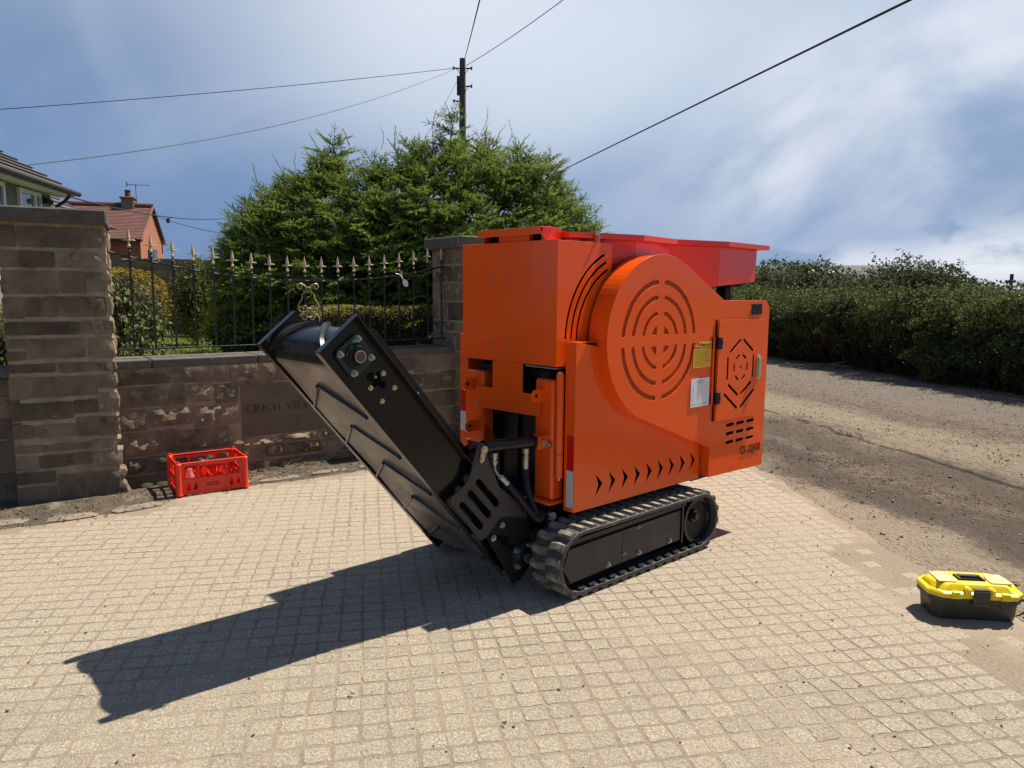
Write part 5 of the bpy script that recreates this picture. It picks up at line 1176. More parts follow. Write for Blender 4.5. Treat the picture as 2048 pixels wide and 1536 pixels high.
    MB().box(P(2.745, 2.72, 1.215), P(3.13, 3.44, 1.84)).obj('cowl_inner_shade', 'hole', root)  # black box standing in for the dark inside of the cowl
    MB().box(P(2.735, 2.70, 1.190), P(2.86, 2.93, 1.197)).obj('grey_ledge', 'zinc', root)
    # ---- posts, lugs and hinge pipe
    for (v0, v1, zt, zb) in ((2.722, 2.862, 1.13, .476), (3.297, 3.470, 1.13, .70)):
        p = MB().box(P(2.742, v0, zb), P(2.83, v1, zt), .012).obj('post', 'orange', root)
    MB().box(P(2.70, 2.70, .462), P(2.85, 2.895, .476), .003).obj('post_foot', 'orange', root); bolt(root, (2.72, 2.855, .476), (0, 0, 1), .011)
    MB().prism([(3.297, .70), (3.42, .70), (3.45, .74), (3.47, .80), (3.297, .80)], 0, .06, lambda a, b, c: P(2.745 + c, a, b)).obj('post_gusset', 'orange', root)
    def lug(v, z, w=.10, h=.066):
        o = side('lug', [(2.655, z - h / 2 + .012), (2.668, z - h / 2), (2.742, z - h / 2), (2.742, z + h / 2), (2.675, z + h / 2), (2.655, z + h / 2 - .018)], [circ(2.685, z, .013, 12)], v, .012, 'orange', bevel=.001)
        MB().cyl(P(2.685, v + .0105, z), P(2.685, v + .0115, z), .014, n=12).obj('lug_bore', 'hole', o)
    for v, z in ((2.785, 1.045), (3.365, 1.05), (3.345, .805)): lug(v, z)
    mb = MB().cyl(P(2.765, 2.693, .74), P(2.765, 2.693, 1.165), .021, n=14); mb.obj('hinge_pipe', 'orange', root)
    MB().cyl(P(2.765, 2.693, .61), P(2.765, 2.693, .737), .021, n=14).obj('hinge_pipe', 'orange', root)
    MB().cyl(P(2.765, 2.693, 1.166), P(2.765, 2.693, 1.176), .017, n=14).cyl(P(2.765, 2.693, .595), P(2.765, 2.693, .609), .010, n=12).obj('hinge_pin', 'zinc', root)
    MB().cyl(P(2.765, 3.475, 1.135), P(2.765, 3.475, 1.18), .016, n=12).cyl(P(2.765, 3.475, 1.18), P(2.765, 3.475, 1.186), .019, n=12).obj('hinge_pin', 'orange', root)
    # ---- hopper on top
    near = [(2.87, 2.745), (3.34, 2.620), (3.736, 2.680), (4.122, 2.572), (4.674, 2.606)]; mid = 3.035
    zr = 1.908
    wall = [(2.90, 2.80), (3.35, 2.685), (3.74, 2.742), (4.13, 2.638), (4.622, 2.668)]
    bot = [(2.90, 2.80, 1.58), (3.35, 2.687, 1.60), (3.74, 2.743, 1.615), (4.126, 2.640, 1.634), (4.612, 2.670, 1.668)]
    mb = MB()
    for s in (1, -1):
        f = lambda v: v if s == 1 else 2 * mid - v
        w = [P(u, f(v), zr - .002) for u, v in wall]; bo = [P(u, f(v), z) for u, v, z in bot]; n = 5
        wi = [P(u, f(v + .008), zr - .002) for u, v in wall]; bi = [P(u, f(v + .008), z) for u, v, z in bot]
        mb.add(w + bo, [(i, i + 1, n + i + 1, n + i) for i in range(n - 1)]); mb.add(wi + bi, [(i, n + i, n + i + 1, i + 1) for i in range(n - 1)])
    a, b = wall[-1], bot[-1]
    mb.add([P(a[0], a[1], zr - .002), P(a[0], 2 * mid - a[1], zr - .002), P(b[0], 2 * mid - b[1], b[2]), P(b[0], b[1], b[2])], [(0, 1, 2, 3)])
    a, b = wall[0], bot[0]
    mb.add([P(a[0], a[1], zr - .002), P(a[0], 2 * mid - a[1], zr - .002), P(b[0], 2 * mid - b[1], b[2]), P(b[0], b[1], b[2])], [(3, 2, 1, 0)])
    mb.add([P(*q) for q in bot] + [P(q[0], 2 * mid - q[1], q[2]) for q in bot], [(i, i + 1, i + 6, i + 5) for i in range(4)])
    hop = mb.obj('hopper', 'red', root, angle=5)
    mb = MB(); ring = near + [(u, 2 * mid - v) for u, v in near[::-1]]; inn = wall + [(u, 2 * mid - v) for u, v in wall[::-1]]; n = len(ring)
    vs = [P(u, v, zr) for u, v in ring] + [P(u, v, zr - .030) for u, v in ring] + [P(u, v, zr) for u, v in inn] + [P(u, v, zr - .006) for u, v in inn]
    fs = []
    for i in range(n):
        j = (i + 1) % n; fs += [(i, j, n + j, n + i), (2 * n + i, 2 * n + j, j, i), (n + i, n + j, 3 * n + j, 3 * n + i)]
    mb.add(vs, fs); mb.obj('hopper_rim', 'red', hop, angle=5)
    # bracket with bolt on the near rim
    MB().box(P(3.015, 2.690, 1.855), P(3.05, 2.6985, 1.902), .002).obj('rim_bracket', 'red', hop); bolt(hop, (3.032, 2.690, 1.886), SV, .009)
    # chute lip at the front
    mb = MB().box(P(2.698, 2.787, 1.890), P(2.702, 3.295, 1.928), .001).box(P(2.702, 2.787, 1.924), P(2.80, 3.295, 1.928), .001)
    mb.box(P(2.735, 2.913, 1.857), P(2.80, 3.157, 1.9235), .002); mb.obj('chute_lip', 'orange', root)
    mb = MB().box(P(2.725, 2.800, 1.86), P(2.87, 2.806, 1.928), .001).box(P(2.725, 3.276, 1.86), P(2.87, 3.282, 1.928), .001).box(P(2.80, 2.806, 1.9235), P(2.865, 3.276, 1.9275), .001)
    mb.add([P(2.704, 2.79, 1.889), P(2.75, 2.79, 1.858), P(2.75, 2.795, 1.858), P(2.704, 2.795, 1.889), P(2.725, 2.79, 1.925), P(2.725, 2.795, 1.925)], [(0, 1, 4), (3, 5, 2)])
    mb.obj('chute', 'red', root)
    MB().box(P(2.77, 2.808, 1.857), P(2.86, 3.274, 1.922)).obj('chute_gap_shade', 'hole', root)  # black box fills the chute gap in place of its shade
    MB().box(P(4.40, 2.76, 1.54), P(4.475, 2.83, 1.645), .004).box(P(4.36, 2.70, 1.632), P(4.50, 2.90, 1.652), .003).obj('hopper_prop', 'blackmatt', root)
    # ---- tracks
    def track(v0, v1, outer):
        sgn = -1 if outer == v0 else 1
        tz = .192; ua, ub = 2.762, 3.842; rb = .1745
        def path(s_, r):     # closed loop, s_ in 0..1
            per = 2 * (ub - ua) + 2 * PI * r; d = s_ * per; l = ub - ua
            if d < l: return (ua + d, tz + r, 0, 1)
            d -= l
            if d < PI * r: a = PI / 2 - d / r; return (ub + r * cos(a), tz + r * sin(a), cos(a), sin(a))
            d -= PI * r
            if d < l: return (ub - d, tz - r, 0, -1)
            d -= l; a = -PI / 2 - d / r; return (ua + r * cos(a), tz + r * sin(a), cos(a), sin(a))
        mb = MB(); nn = 90; vs = []
        for i in range(nn):
            u, z, nu, nz_ = path(i / nn, rb)
            for (dv, off) in ((0, -.022), (0, -.004), (.006, 0), (v1 - v0 - .006, 0), (v1 - v0, -.004), (v1 - v0, -.022)):
                vs.append(P(u + nu * off, v0 + dv, z + nz_ * off))
        fs = []
        for i in range(nn):
            for k in range(6): fs.append((i * 6 + k, i * 6 + (k + 1) % 6, ((i + 1) % nn) * 6 + (k + 1) % 6, ((i + 1) % nn) * 6 + k))
        tr = mb.add(vs, fs).obj('track', 'rubber', root, angle=40)
        # one lug, shared by all: a chunky bar with a flared foot
        l = MB(); w = (v1 - v0) / 2 - .006
        vs = []
        for (z, a, b2) in ((-.003, .024, w), (.009, .019, w - .004), (.0155, .014, w - .010)):
            for (x, y) in ((-a, 0), (-a * .75, b2 * .5), (-a * 1.15, b2), (a * .75, b2), (a * 1.2, b2 * .5), (a, 0)): vs.append((x, y, z))
        fs = [(k + i * 6, (k + 1) % 6 + i * 6, (k + 1) % 6 + i * 6 + 6, k + i * 6 + 6) for i in (0, 1) for k in range(6)] + [(12, 13, 14, 15, 16, 17)]
        l.add(vs, fs); first = None; nl = 40
        for side_ in (0, 1):
            for i in range(nl):
                u, z, nu, nz_ = path((i + .5 * side_) / nl, rb); ex = Vector((nz_, 0, -nu)); ez = Vector((nu, 0, nz_)); ey = ez.cross(ex)
                if side_: ex = -ex; ey = -ey
                pos = Vector(P(u, (v0 + .004) if side_ == 0 else (v1 - .004), z))
                mtx = Matrix.Translation(pos) @ Matrix((ex, ey, ez)).transposed().to_4x4()
                if first is None: first = l.obj('lug', 'lug', tr, angle=25); o = first
                else: o = first.copy(); COL.objects.link(o); o.parent = tr
                o.matrix_local = mtx
        # inner guide ribs, frame, rollers
        vo = v0 if sgn < 0 else v1; face = lambda d: vo - sgn * d
        def pl(name, poly, d, t, m, parent):
            v_ = face(d)
            return MB().prism(poly, 0, t, lambda a, b, c: P(a, v_ - sgn * c, b)).obj(name, m, parent, angle=20)
        inner = [path(i / 60, .150)[:2] for i in range(60)]
        fr = pl('track_frame', [(2.66, .30), (3.66, .325), (3.66, .10), (2.70, .075), (2.62, .16)], .045, .06, 'blackmatt', tr)
        pl('track_backing', inner, .10, .06, 'hole', tr)
        a = pl('side_plate', [(2.682, .272), (3.108, .283), (3.108, .106), (2.70, .088), (2.640, .176)], .030, .012, 'greyplate', fr)
        b = pl('side_plate', [(3.112, .283), (3.652, .292), (3.652, .110), (3.112, .106)], .030, .012, 'greyplate', fr)
        pl('frame_rail', [(2.70, .320), (3.70, .330), (3.70, .312), (2.68, .296)], .026, .03, 'black', fr)
        pl('frame_rail', [(3.660, .33), (3.674, .33), (3.674, .09), (3.660, .09)], .022, .04, 'black', fr)
        ax = (0, sgn, 0)
        for u, z, r in ((2.993, .118, .0115), (3.258, .124, .0115), (3.548, .127, .0115), (3.247, .276, .007), (3.122, .152, .008)):
            bolt(fr, (u, face(.030), z), ax, r, 'zinc', .012)
        idl = MB().cyl(P(ub, face(.05), tz), P(ub, face(.09), tz), .142, n=40).obj('idler_wheel', 'blackmatt', tr)
        mb = MB(); N_ = 40; vs = []
        for r, d in ((.142, .05), (.142, .034), (.122, .034), (.116, .05)):
            for k in range(N_): vs.append(P(ub + r * cos(2 * PI * k / N_), face(d), tz + r * sin(2 * PI * k / N_)))
        mb.add(vs, [(q * N_ + k, q * N_ + (k + 1) % N_, (q + 1) * N_ + (k + 1) % N_, (q + 1) * N_ + k) for q in range(3) for k in range(N_)]).obj('wheel_rim', 'black', idl)
        mb = MB().cyl(P(ub - .04, face(.05), tz + .035), P(ub - .04, face(.028), tz + .035), .040, .036, n=24).cyl(P(ub - .04, face(.028), tz + .035), P(ub - .04, face(.012), tz + .035), .024, .022, n=6)
        mb.obj('hub', 'black', idl)
        # drive guide ribs along the bottom run of the belt, seen past the frame
        mb = MB()
        for i in range(14):
            u = 2.74 + i * .083; mb.box(P(u, face(.006), .046), P(u + .056, face(.05), .058), .004)
        mb.obj('guide_ribs', 'glossrub', tr)
        return tr
    track(2.50, 2.715, 2.50); track(3.455, 3.67, 3.67)
    # ---- conveyor
    S = Vector((1.442, 0, 1.333)); D_ = Vector((.643, 0, -.766)); N_ = Vector((.766, 0, .643))
    Mx = Matrix((D_, Vector((0, 1, 0)), N_)).transposed().to_4x4()      # local x along belt downward, y across, z = normal
    # right-handed: x cross y = z must hold
    if Mx.to_3x3().determinant() < 0: Mx = Matrix((D_, Vector((0, -1, 0)), N_)).transposed().to_4x4()
    ysg = Mx.col[1][1]
    CV = 3.10
    base = Matrix.Translation(P(S.x, CV, S.z)) @ Mx
    hw = .312; Lc = 1.60; Wc = .242; fw = .040
    def C(d, v, n_): return base @ Vector((d, ysg * v, n_))            # v measured from the conveyor's centre, negative = near side
    def cbox(mb, p0, p1, c=.002):
        return mb.box((p0[0], ysg * p0[1], p0[2]), (p1[0], ysg * p1[1], p1[2]), c, base)
    mb = MB()
    for s in (-1, 1):
        e = s * hw; i = s * (hw - fw)
        cbox(mb, (0, i, 0), (Lc, i + s * .005, Wc))                    # web
        cbox(mb, (0, i, 0), (Lc, e, .005)); cbox(mb, (0, i, Wc - .005), (Lc, e, Wc)); cbox(mb, (-.004, i, 0), (.002, e, Wc))
    cbox(mb, (.16, -hw + fw, Wc - .03), (Lc - .1, hw - fw, Wc - .022)); cbox(mb, (.7, -hw + fw, .09), (.78, hw - fw, .13))
    conv = mb.obj('conveyor', 'black', root)
    sk = MB()
    for s in (-1, 1):
        i = s * (hw - fw - .03)
        pts = [(0.085, Wc - .02), (.125, Wc + .050), (.15, Wc + .055), (1.30, Wc + .055), (1.36, Wc - .02)]
        sk.prism(pts, 0, .005, lambda a, b, c, i=i: C(a, i + c, b))
    sk.obj('skirt_board', 'blackmatt', conv)
    # belt: loop round the head drum
    hr = .116; cd, cn = .130, .124; bw = hw - fw - .010; mb = MB(); vs = []
    loop = [(Lc - .12, cn - hr)]
    for d in np.linspace(Lc - .3, cd, 12): loop.append((d, cn - hr + .004 * sin(d * 9)))
    loop += [(cd - hr * sin(t), cn - hr * cos(t)) for t in np.linspace(.12, PI, 20)]
    loop += [(Lc - .12, cn + hr)] + [(Lc - .12 + hr * sin(t), cn + hr * cos(t)) for t in np.linspace(.2, PI - .2, 10)]
    for d, n_ in loop: vs += [C(d, -bw, n_), C(d, bw, n_)]
    m_ = len(loop); mb.add(vs, [(2 * i, 2 * ((i + 1) % m_), 2 * ((i + 1) % m_) + 1, 2 * i + 1) for i in range(m_)])
    MBo = mb.obj('belt', 'beltrub', conv, angle=60)
    mb = MB(); vs = []
    dl = [(cd - (hr + .002) * sin(t), cn - (hr + .002) * cos(t)) for t in np.linspace(.35, PI * .99, 24)]
    for d, n_ in dl: vs += [C(d, -bw, n_), C(d, bw, n_)]
    mb.add(vs, [(2 * i, 2 * i + 2, 2 * i + 3, 2 * i + 1) for i in range(len(dl) - 1)]); mb.obj('belt_wrap', 'glossrub', MBo and conv, angle=60)
    # chevron cleats on the returning side
    def cleat(d0):
        mb = MB()
        for s in (-1, 1):
            pts = []
            for t in np.linspace(0, 1, 10):
                d = d0 + .165 * t; v = s * (.012 + t * (bw - .03)); pts.append((d, v))
            prof = [(-.009, .001), (-.005, -.014), (.005, -.014), (.010, .001)]
            vs = []
            for (d, v) in pts:
                for (a, n_) in prof: vs.append(C(d + a, v, cn - hr + n_ - .001))
            n = 4; fs = [(i * n + k, i * n + k + 1, (i + 1) * n + k + 1, (i + 1) * n + k) for i in range(len(pts) - 1) for k in range(n - 1)]
            fs += [(0, 1, 2, 3), tuple(len(vs) - 4 + k for k in range(4))]; mb.add(vs, fs)
        return mb.obj('cleat', 'glossrub', conv, angle=50)
    for d in (.235, .505, .775, 1.045, 1.300): cleat(d)
    # the cleat riding over the head drum
    for (a0_, a1_, s) in ((.30, 1.15, 1), (.30, 1.15, -1)):
        mb = MB(); pts = []
        for t in np.linspace(0, 1, 18):
            th = .75 + t * 1.75; v = s * (bw - .015) * (1 - t) + s * .02
            pts.append((th, v))
        vs = []
        for (th, v) in pts:
            for (a, h) in ((-.10, .001), (-.06, .020), (.04, .020), (.10, .001)):
                r = hr + .002 + h; vs.append(C(cd - r * sin(th + a), v, cn - r * cos(th + a)))
        n = 4; mb.add(vs, [(i * n + k, i * n + k + 1, (i + 1) * n + k + 1, (i + 1) * n + k) for i in range(len(pts) - 1) for k in range(n - 1)] + [(0, 1, 2, 3), tuple(len(vs) - 4 + k for k in range(4))])
        mb.obj('cleat', 'glossrub', conv, angle=50)
    # scraper strips across the underside (seen as thin brackets)
    # bearings
    def bearing(d, n_, size, vface, rot):
        mb = MB(); sq = [(size * cos(rad(k) + rot), size * sin(rad(k) + rot)) for k in range(0, 360, 90)]
        poly = []
        for k in range(4):
            a = Vector(sq[k]); p = Vector(sq[k - 1]); q = Vector(sq[(k + 1) % 4]); poly += [tuple(a + (p - a) * .13), tuple(a + (q - a) * .13)]
        mb.prism([(d + x, n_ + y) for x, y in poly], 0, .016, lambda a, b, c: C(a, vface - c, b))
        o = mb.cyl(C(d, vface - .016, n_), C(d, vface - .032, n_), size * .52, size * .46, n=28).obj('bearing', 'bearing', conv)
        MB().cyl(C(d, vface - .032, n_), C(d, vface - .040, n_), size * .42, size * .40, n=28).obj('bearing_ring', 'blackmatt', conv)
        MB().cyl(C(d, vface - .036, n_), C(d, vface - .062, n_), size * .21, n=22).obj('shaft_end', 'shaft', conv)
        MB().cyl(C(d, vface - .055, n_), C(d, vface - .060, n_), size * .26, n=22).obj('shaft_collar', 'zinc', conv)
        for (x, y) in sq:
            p0 = Vector(C(d + x * .72, vface - .016, n_ + y * .72)); axv = (Vector(C(0, -1, 0)) - Vector(C(0, 0, 0))).normalized()
            mb = MB().cyl(p0, p0 + axv * .004, .0155, n=16).cyl(p0 + axv * .004, p0 + axv * .017, .0115, n=6).cyl(p0 + axv * .017, p0 + axv * .028, .007, n=10); mb.obj('bolt', 'zinc', conv)
        return o
    web = -(hw - fw) - .005
    bearing(cd, cn, .105, web, rad(-48)); gp = C(cd - .055, web - .016, cn + .035)
    axv = (Vector(C(0, -1, 0)) - Vector(C(0, 0, 0))).normalized()
    MB().cyl(gp, Vector(gp) + axv * .012, .009, .006, n=12).obj('grease_cap', 'green', conv)
    def at_uz(u, z, dv): # a point of the near side given in machine u, z
        q = Vector((u - S.x, 0, z - S.z)); return C(q.dot(D_), dv, q.dot(N_))
    for (u, z) in ((1.767, 1.227), (1.701, 1.167), (1.825, 1.158), (1.759, 1.102)):
        p0 = Vector(at_uz(u, z, web)); MB().cyl(p0, p0 + axv * .003, .0125, n=14).cyl(p0 + axv * .003, p0 + axv * .012, .0092, n=6).obj('bolt', 'brasszinc', conv)
    # tensioner cut-out with screw
    p0 = Vector(at_uz(1.735, 1.195, web - .001)); mb = MB()
    for (du, dz, r) in ((-.03, .02, .02), (0, 0, .024), (.03, -.02, .018), (.01, .03, .013), (-.02, -.02, .012)):
        q = Vector(at_uz(1.735 + du, 1.195 + dz, web - .001)); mb.cyl(q, q + axv * .0015, r, n=9)
    mb.obj('tensioner_opening', 'hole', conv)
    q = Vector(at_uz(1.722, 1.215, web - .002)); MB().cyl(q, q + axv * .012, .010, .006, n=8).obj('tensioner_screw', 'zinc', conv)
    for d in (.48, .98, 1.12): 
        q = Vector(C(d, web - .02, Wc)); MB().cyl(q, q + Vector(N_) * .008, .007, n=8).obj('bolt', 'zinc', conv)
    # ---- folding link plate with three slots
    lp = [(2.268, .822), (2.285, .842), (2.312, .842), (2.330, .822), (2.334, .760), (2.416, .600), (2.537, .505), (2.610, .470), (2.610, .400), (2.50, .432), (2.435, .443), (2.405, .430),
          (2.330, .362), (2.300, .348), (2.280, .358), (2.100, .588), (2.108, .606), (2.190, .650), (2.222, .690), (2.246, .760)]
    link_plate = side('link_plate', lp, [slot((2.277, .652), (2.396, .520), .040), slot((2.225, .602), (2.343, .472), .040), slot((2.172, .553), (2.290, .424), .040)], 2.770, .010, 'greyplate', root, bevel=.001)
    side('link_plate', lp, [], 3.42, .010, 'greyplate', root, bevel=.001)
    # lower bearing plate
    side('bearing_plate', [(2.330, .362), (2.410, .425), (2.47, .445), (2.62, .40), (2.66, .15), (2.575, .065), (2.52, .06)], [], 2.778, .008, 'blackmatt', root, bevel=.001)
    q = Vector((2.569 - S.x, 0, .205 - S.z)); bearing(q.dot(D_), q.dot(N_), .088, 2.776 - CV, rad(10))
    for (u, z) in ((2.432, .399), (2.372, .343)): bolt(root, (u, 2.769, z), SV, .012)
    mb = MB()
    for (du, dz, r) in ((-.03, .03, .016), (0, 0, .019), (.03, -.03, .015), (.015, .02, .010)): mb.cyl(P(2.455 + du, 2.7685, .30 + dz), P(2.455 + du, 2.767, .30 + dz), r, n=9)
    mb.obj('tensioner_opening', 'hole', root)
    # ---- hydraulic cylinder across the front with pins, fittings and hoses
    a, b = (2.307, 2.82, .812), (2.690, 2.775, .805)
    cyl_ = MB().cyl(P(2.37, 2.815, .811), P(2.66, 2.78, .806), .033, n=24).cyl(P(2.345, 2.817, .8115), P(2.37, 2.815, .811), .037, n=24).cyl(P(2.25, 2.83, .812), P(2.36, 2.816, .811), .022, n=16).cyl(P(2.64, 2.78, .806), P(2.66, 2.78, .806), .037, n=24)
    cyl_.box(P(2.285, 2.79, .785), P(2.33, 2.85, .84), .01); cy = cyl_.obj('hydraulic_cylinder', 'black', root)
    def pin(u, v, z, a0_): # pin with a keeper plate
        mb = MB().cyl(P(u, v, z), P(u, v - .010, z), .021, n=18).prism(slot((u, z), (u + .052 * cos(a0_), z + .052 * sin(a0_)), .030), 0, .006, lambda a, b, c: P(a, v - c, b))
        o = mb.obj('pin', 'zinc', root); MB().cyl(P(u, v - .010, z), P(u, v - .013, z), .012, n=14).cyl(P(u + .048 * cos(a0_), v - .006, z + .048 * sin(a0_)), P(u + .048 * cos(a0_), v - .014, z + .048 * sin(a0_)), .009, n=6).obj('pin_bolt', 'brasszinc', o)
    pin(2.305, 2.768, .813, rad(-105)); 
    front_l = [(2.655, .768), (2.742, .768), (2.742, .838), (2.665, .832), (2.655, .80)]
    side('cylinder_bracket', front_l, [], 2.738, .010, 'orange', root, bevel=.001); side('cylinder_bracket', front_l, [], 2.81, .010, 'orange', root, bevel=.001)
    pin(2.690, 2.736, .802, rad(-20))
    for (u, v, dx) in ((2.405, 2.80, -.0), (2.600, 2.775, 0)):
        MB().cyl(P(u, v, .778), P(u, v, .752), .018, n=12).cyl(P(u, v, .752), P(u, v, .715), .015, n=6).cyl(P(u, v, .735), P(u, v, .728), .019, n=12).obj('hose_fitting', 'zinc', root)
    MB().tube([P(2.405, 2.80, .716), P(2.402, 2.795, .69), P(2.412, 2.785, .668), P(2.43, 2.775, .65)], .009, 8).cyl(P(2.428, 2.776, .652), P(2.462, 2.76, .612), .0155, n=12).obj('hose_elbow', 'zinc', root)
    MB().cyl(P(2.60, 2.775, .716), P(2.60, 2.775, .668), .016, n=12).obj('hose_ferrule', 'zinc', root)
    def smooth(pts, n=8):
        out = []; pts = [Vector(p) for p in pts]; pts = [pts[0] * 2 - pts[1]] + pts + [pts[-1] * 2 - pts[-2]]
        for i in range(1, len(pts) - 2):
            for k in range(n):
                t = k / n; a, b, c, d = pts[i - 1:i + 3]
                out.append(.5 * ((2 * b) + (c - a) * t + (2 * a - 5 * b + 4 * c - d) * t * t + (3 * b - a - 3 * c + d) * t ** 3))
        return out + [pts[-2]]
    for pts in ([(2.46, 2.76, .614), (2.53, 2.745, .53), (2.60, 2.74, .445), (2.67, 2.74, .385), (2.75, 2.76, .40), (2.84, 2.80, .46)],
                [(2.60, 2.775, .67), (2.602, 2.77, .60), (2.615, 2.765, .53), (2.65, 2.76, .45), (2.70, 2.77, .39), (2.76, 2.80, .41), (2.84, 2.84, .46)]):
        sp = smooth([P(*q) for q in pts], 7); h = MB().tube(sp, .0155, 10).obj('hose', 'blackmatt', root, angle=60)
        mb = MB(); n_ = 46; dense = smooth([P(*q) for q in pts], 40)     # spiral guard wound round the hose
        hel = []
        for i, p in enumerate(dense):
            d = (dense[min(i + 1, len(dense) - 1)] - dense[max(i - 1, 0)]).normalized(); e = d.cross(Vector((0, 1, .2))).normalized(); g = d.cross(e); t = i * .95
            hel.append(p + e * .0165 * cos(t) + g * .0165 * sin(t))
        mb.tube(hel, .004, 4).obj('spiral_guard', 'glossrub', h, angle=60)
    # shackle at the foot of the post
    MB().cyl(P(2.72, 2.70, .405), P(2.72, 2.685, .405), .024, n=16).cyl(P(2.72, 2.685, .405), P(2.72, 2.675, .405), .014, n=6).obj('towing_eye', 'zinc', root)
    MB().prism(slot((2.72, .405), (2.69, .36), .035), 0, .012, lambda a, b, c: P(a, 2.700 + c, b)).obj('towing_bracket', 'blackmatt', root)
    return root
CRUSHER = build_crusher()
# ================================================================== foot of the wall
def build_wall_foot():
    # strip of soil and gravel between slab and walls
    a = [(-6.5, 3.6), (-5.2, 3.45), (-3.41, 4.62), (-3.08, 4.80), (-2.80, 4.98), (-2.45, 5.50), (-2.14, 5.78), (-1.72, 6.04), (-1.25, 6.40), (-.4, 7.0), (.8, 7.8)]
    b = [(-6.6, 4.6), (-5.2, 5.0), (-3.75, 5.30), (-3.4, 5.44), (-2.97, 5.70), (-2.62, 6.14), (-2.2, 6.44), (-1.72, 6.78), (-1.25, 7.12), (-.4, 7.75), (.8, 8.6)]
    v = []; n = 14; rows = []
    for i in range(len(a) - 1):
        for k in range(10): t = k / 10; rows.append((Vector(a[i]).lerp(Vector(a[i + 1]), t), Vector(b[i]).lerp(Vector(b[i + 1]), t)))
    for p, q in rows:
        for j in range(n + 1):
            w = p.lerp(q, j / n); z = -.006 + .040 * (j / n) * (1 - .55 * (j / n)) + .010 * fbm(w.x, w.y, 4, 4, 3) * (j > 1); v.append((w.x, w.y, z if j else -.03))
    f = [(i * (n + 1) + j, (i + 1) * (n + 1) + j, (i + 1) * (n + 1) + j + 1, i * (n + 1) + j + 1) for i in range(len(rows) - 1) for j in range(n)]
    st = tag(link('dirt_strip', np_mesh('dirt_strip', v, f, ['verge'], smooth=True)), kind='structure')
    # broken kerb flags set flush in the dirt
    rr = random.Random(6)
    for (x, y, l, w, ang) in ((-3.42, 4.86, .26, .13, 25), (-3.06, 5.00, .30, .14, 30), (-2.72, 5.24, .34, .14, 42), (-2.28, 5.92, .3, .10, 36), (-1.95, 6.10, .34, .11, 34), (-1.60, 6.36, .30, .11, 36), (-1.25, 6.62, .3, .12, 36), (-3.8, 4.62, .28, .13, 28)):
        pts = [(px * l / 2 + rr.uniform(-.02, .02), py * w / 2 + rr.uniform(-.014, .014)) for px, py in ((-1, -.8), (-.2, -1), (.9, -.9), (1, .1), (.85, .9), (.1, 1), (-.8, .85), (-1.05, .1))]
        c, s = cos(rad(ang)), sin(rad(ang)); mb = MB()
        vs = [(x + p * c - q * s, y + p * s + q * c, -.02) for p, q in pts] + [(x + p * c - q * s, y + p * s + q * c, .009) for p, q in pts] + [(x + (p * c - q * s) * .9, y + (p * s + q * c) * .9, .0115) for p, q in pts]; m = len(pts)
        mb.add(vs, [(i + o, (i + 1) % m + o, (i + 1) % m + m + o, i + m + o) for o in (0, m) for i in range(m)] + [tuple(range(2 * m, 3 * m))])
        mb.obj('kerb_flag', 'kerbstone', st, angle=40)
    pts = []
    for i in range(2600):
        p, q = rr.choice(rows); w = p.lerp(q, rr.random() ** .8); pts.append((w.x + rr.uniform(-.05, .05), w.y + rr.uniform(-.05, .05), .012))
    scatter('wall_foot_gravel', pts, .003, .014, 'clod', .45, seed=12)
    scatter('wall_foot_clods', pts[::3], .003, .012, 'pebble', .4, seed=13)
    mb = MB()                                                                      # moss cushions against the wall base
    for t in np.linspace(-.95, 1.2, 20):
        p = wp(t, .05 + rr.uniform(0, .04), .03); l = rr.uniform(.03, .08); bm_ = rr.uniform(.004, .010)
        mb.lathe([(l, -.01), (l * .8, bm_ * .6), (l * .35, bm_)], (p.x, p.y, p.z - .01), 7)
    tag(mb.obj('moss', 'moss', angle=70), kind='stuff')
    # straws on the ground and by the hedge
    mb = MB()
    for i in range(14):
        x, y = rr.uniform(-2.05, -1.75), rr.uniform(6.22, 6.42); a_ = rr.uniform(.2, 1.2); l = rr.uniform(.05, .13); mb.tube([(x, y, .035), (x + cos(a_) * l, y + sin(a_) * l, .045 + rr.uniform(0, .03))], .0022, 4)
    tag(mb.obj('dry_straw', 'twig'), 'little heap of dry straw at the foot of the low wall', 'straw')
    for (name, x, y, lab, n, sc) in (('fallen_branch', 6.75, 15.9, 'bleached fallen branch lying at the foot of the hedge', 9, 1.0),):
        mb = MB(); mb.tube([(-.9, .25, .02), (-.3, .05, .05), (.3, .1, .10), (.95, .3, .22)], .022, 6, taper=.010)
        for i in range(n): t = rr.uniform(-.7, .7); mb.tube([(t, .1, .06), (t + rr.uniform(.2, .5), rr.uniform(-.4, .4), rr.uniform(.0, .2))], .012, 5, taper=.004)
        o = mb.obj(name, 'twig', loc=(x, y, -.02), angle=60); tag(o, lab, 'branch')
    # leaf and clod crumbs on the slab
    for (x, y, s, lab) in ((-.62, 2.75, .018, 'curled dead leaf on the paving left of the picture middle'), (-.05, 3.56, .022, 'small dark crumb on the shaded paving beside the track'), (-.03, 2.90, .016, 'flat brown flake of soil on the sunlit paving'), (-.02, 2.55, .017, 'shard of dead leaf near the front of the paving')):
        mb = MB()
        for k in range(5):
            a_ = rr.uniform(0, 6.28); l = s * rr.uniform(.4, 1); mb.add([(0, 0, .008), (cos(a_) * l, sin(a_) * l, .010 + rr.uniform(0, .012)), (cos(a_ + .9) * l * .8, sin(a_ + .9) * l * .8, .009 + rr.uniform(0, .015)), (cos(a_ + .45) * l * .3, sin(a_ + .45) * l * .3, .016)], [(0, 1, 3), (3, 1, 2), (0, 3, 2)])
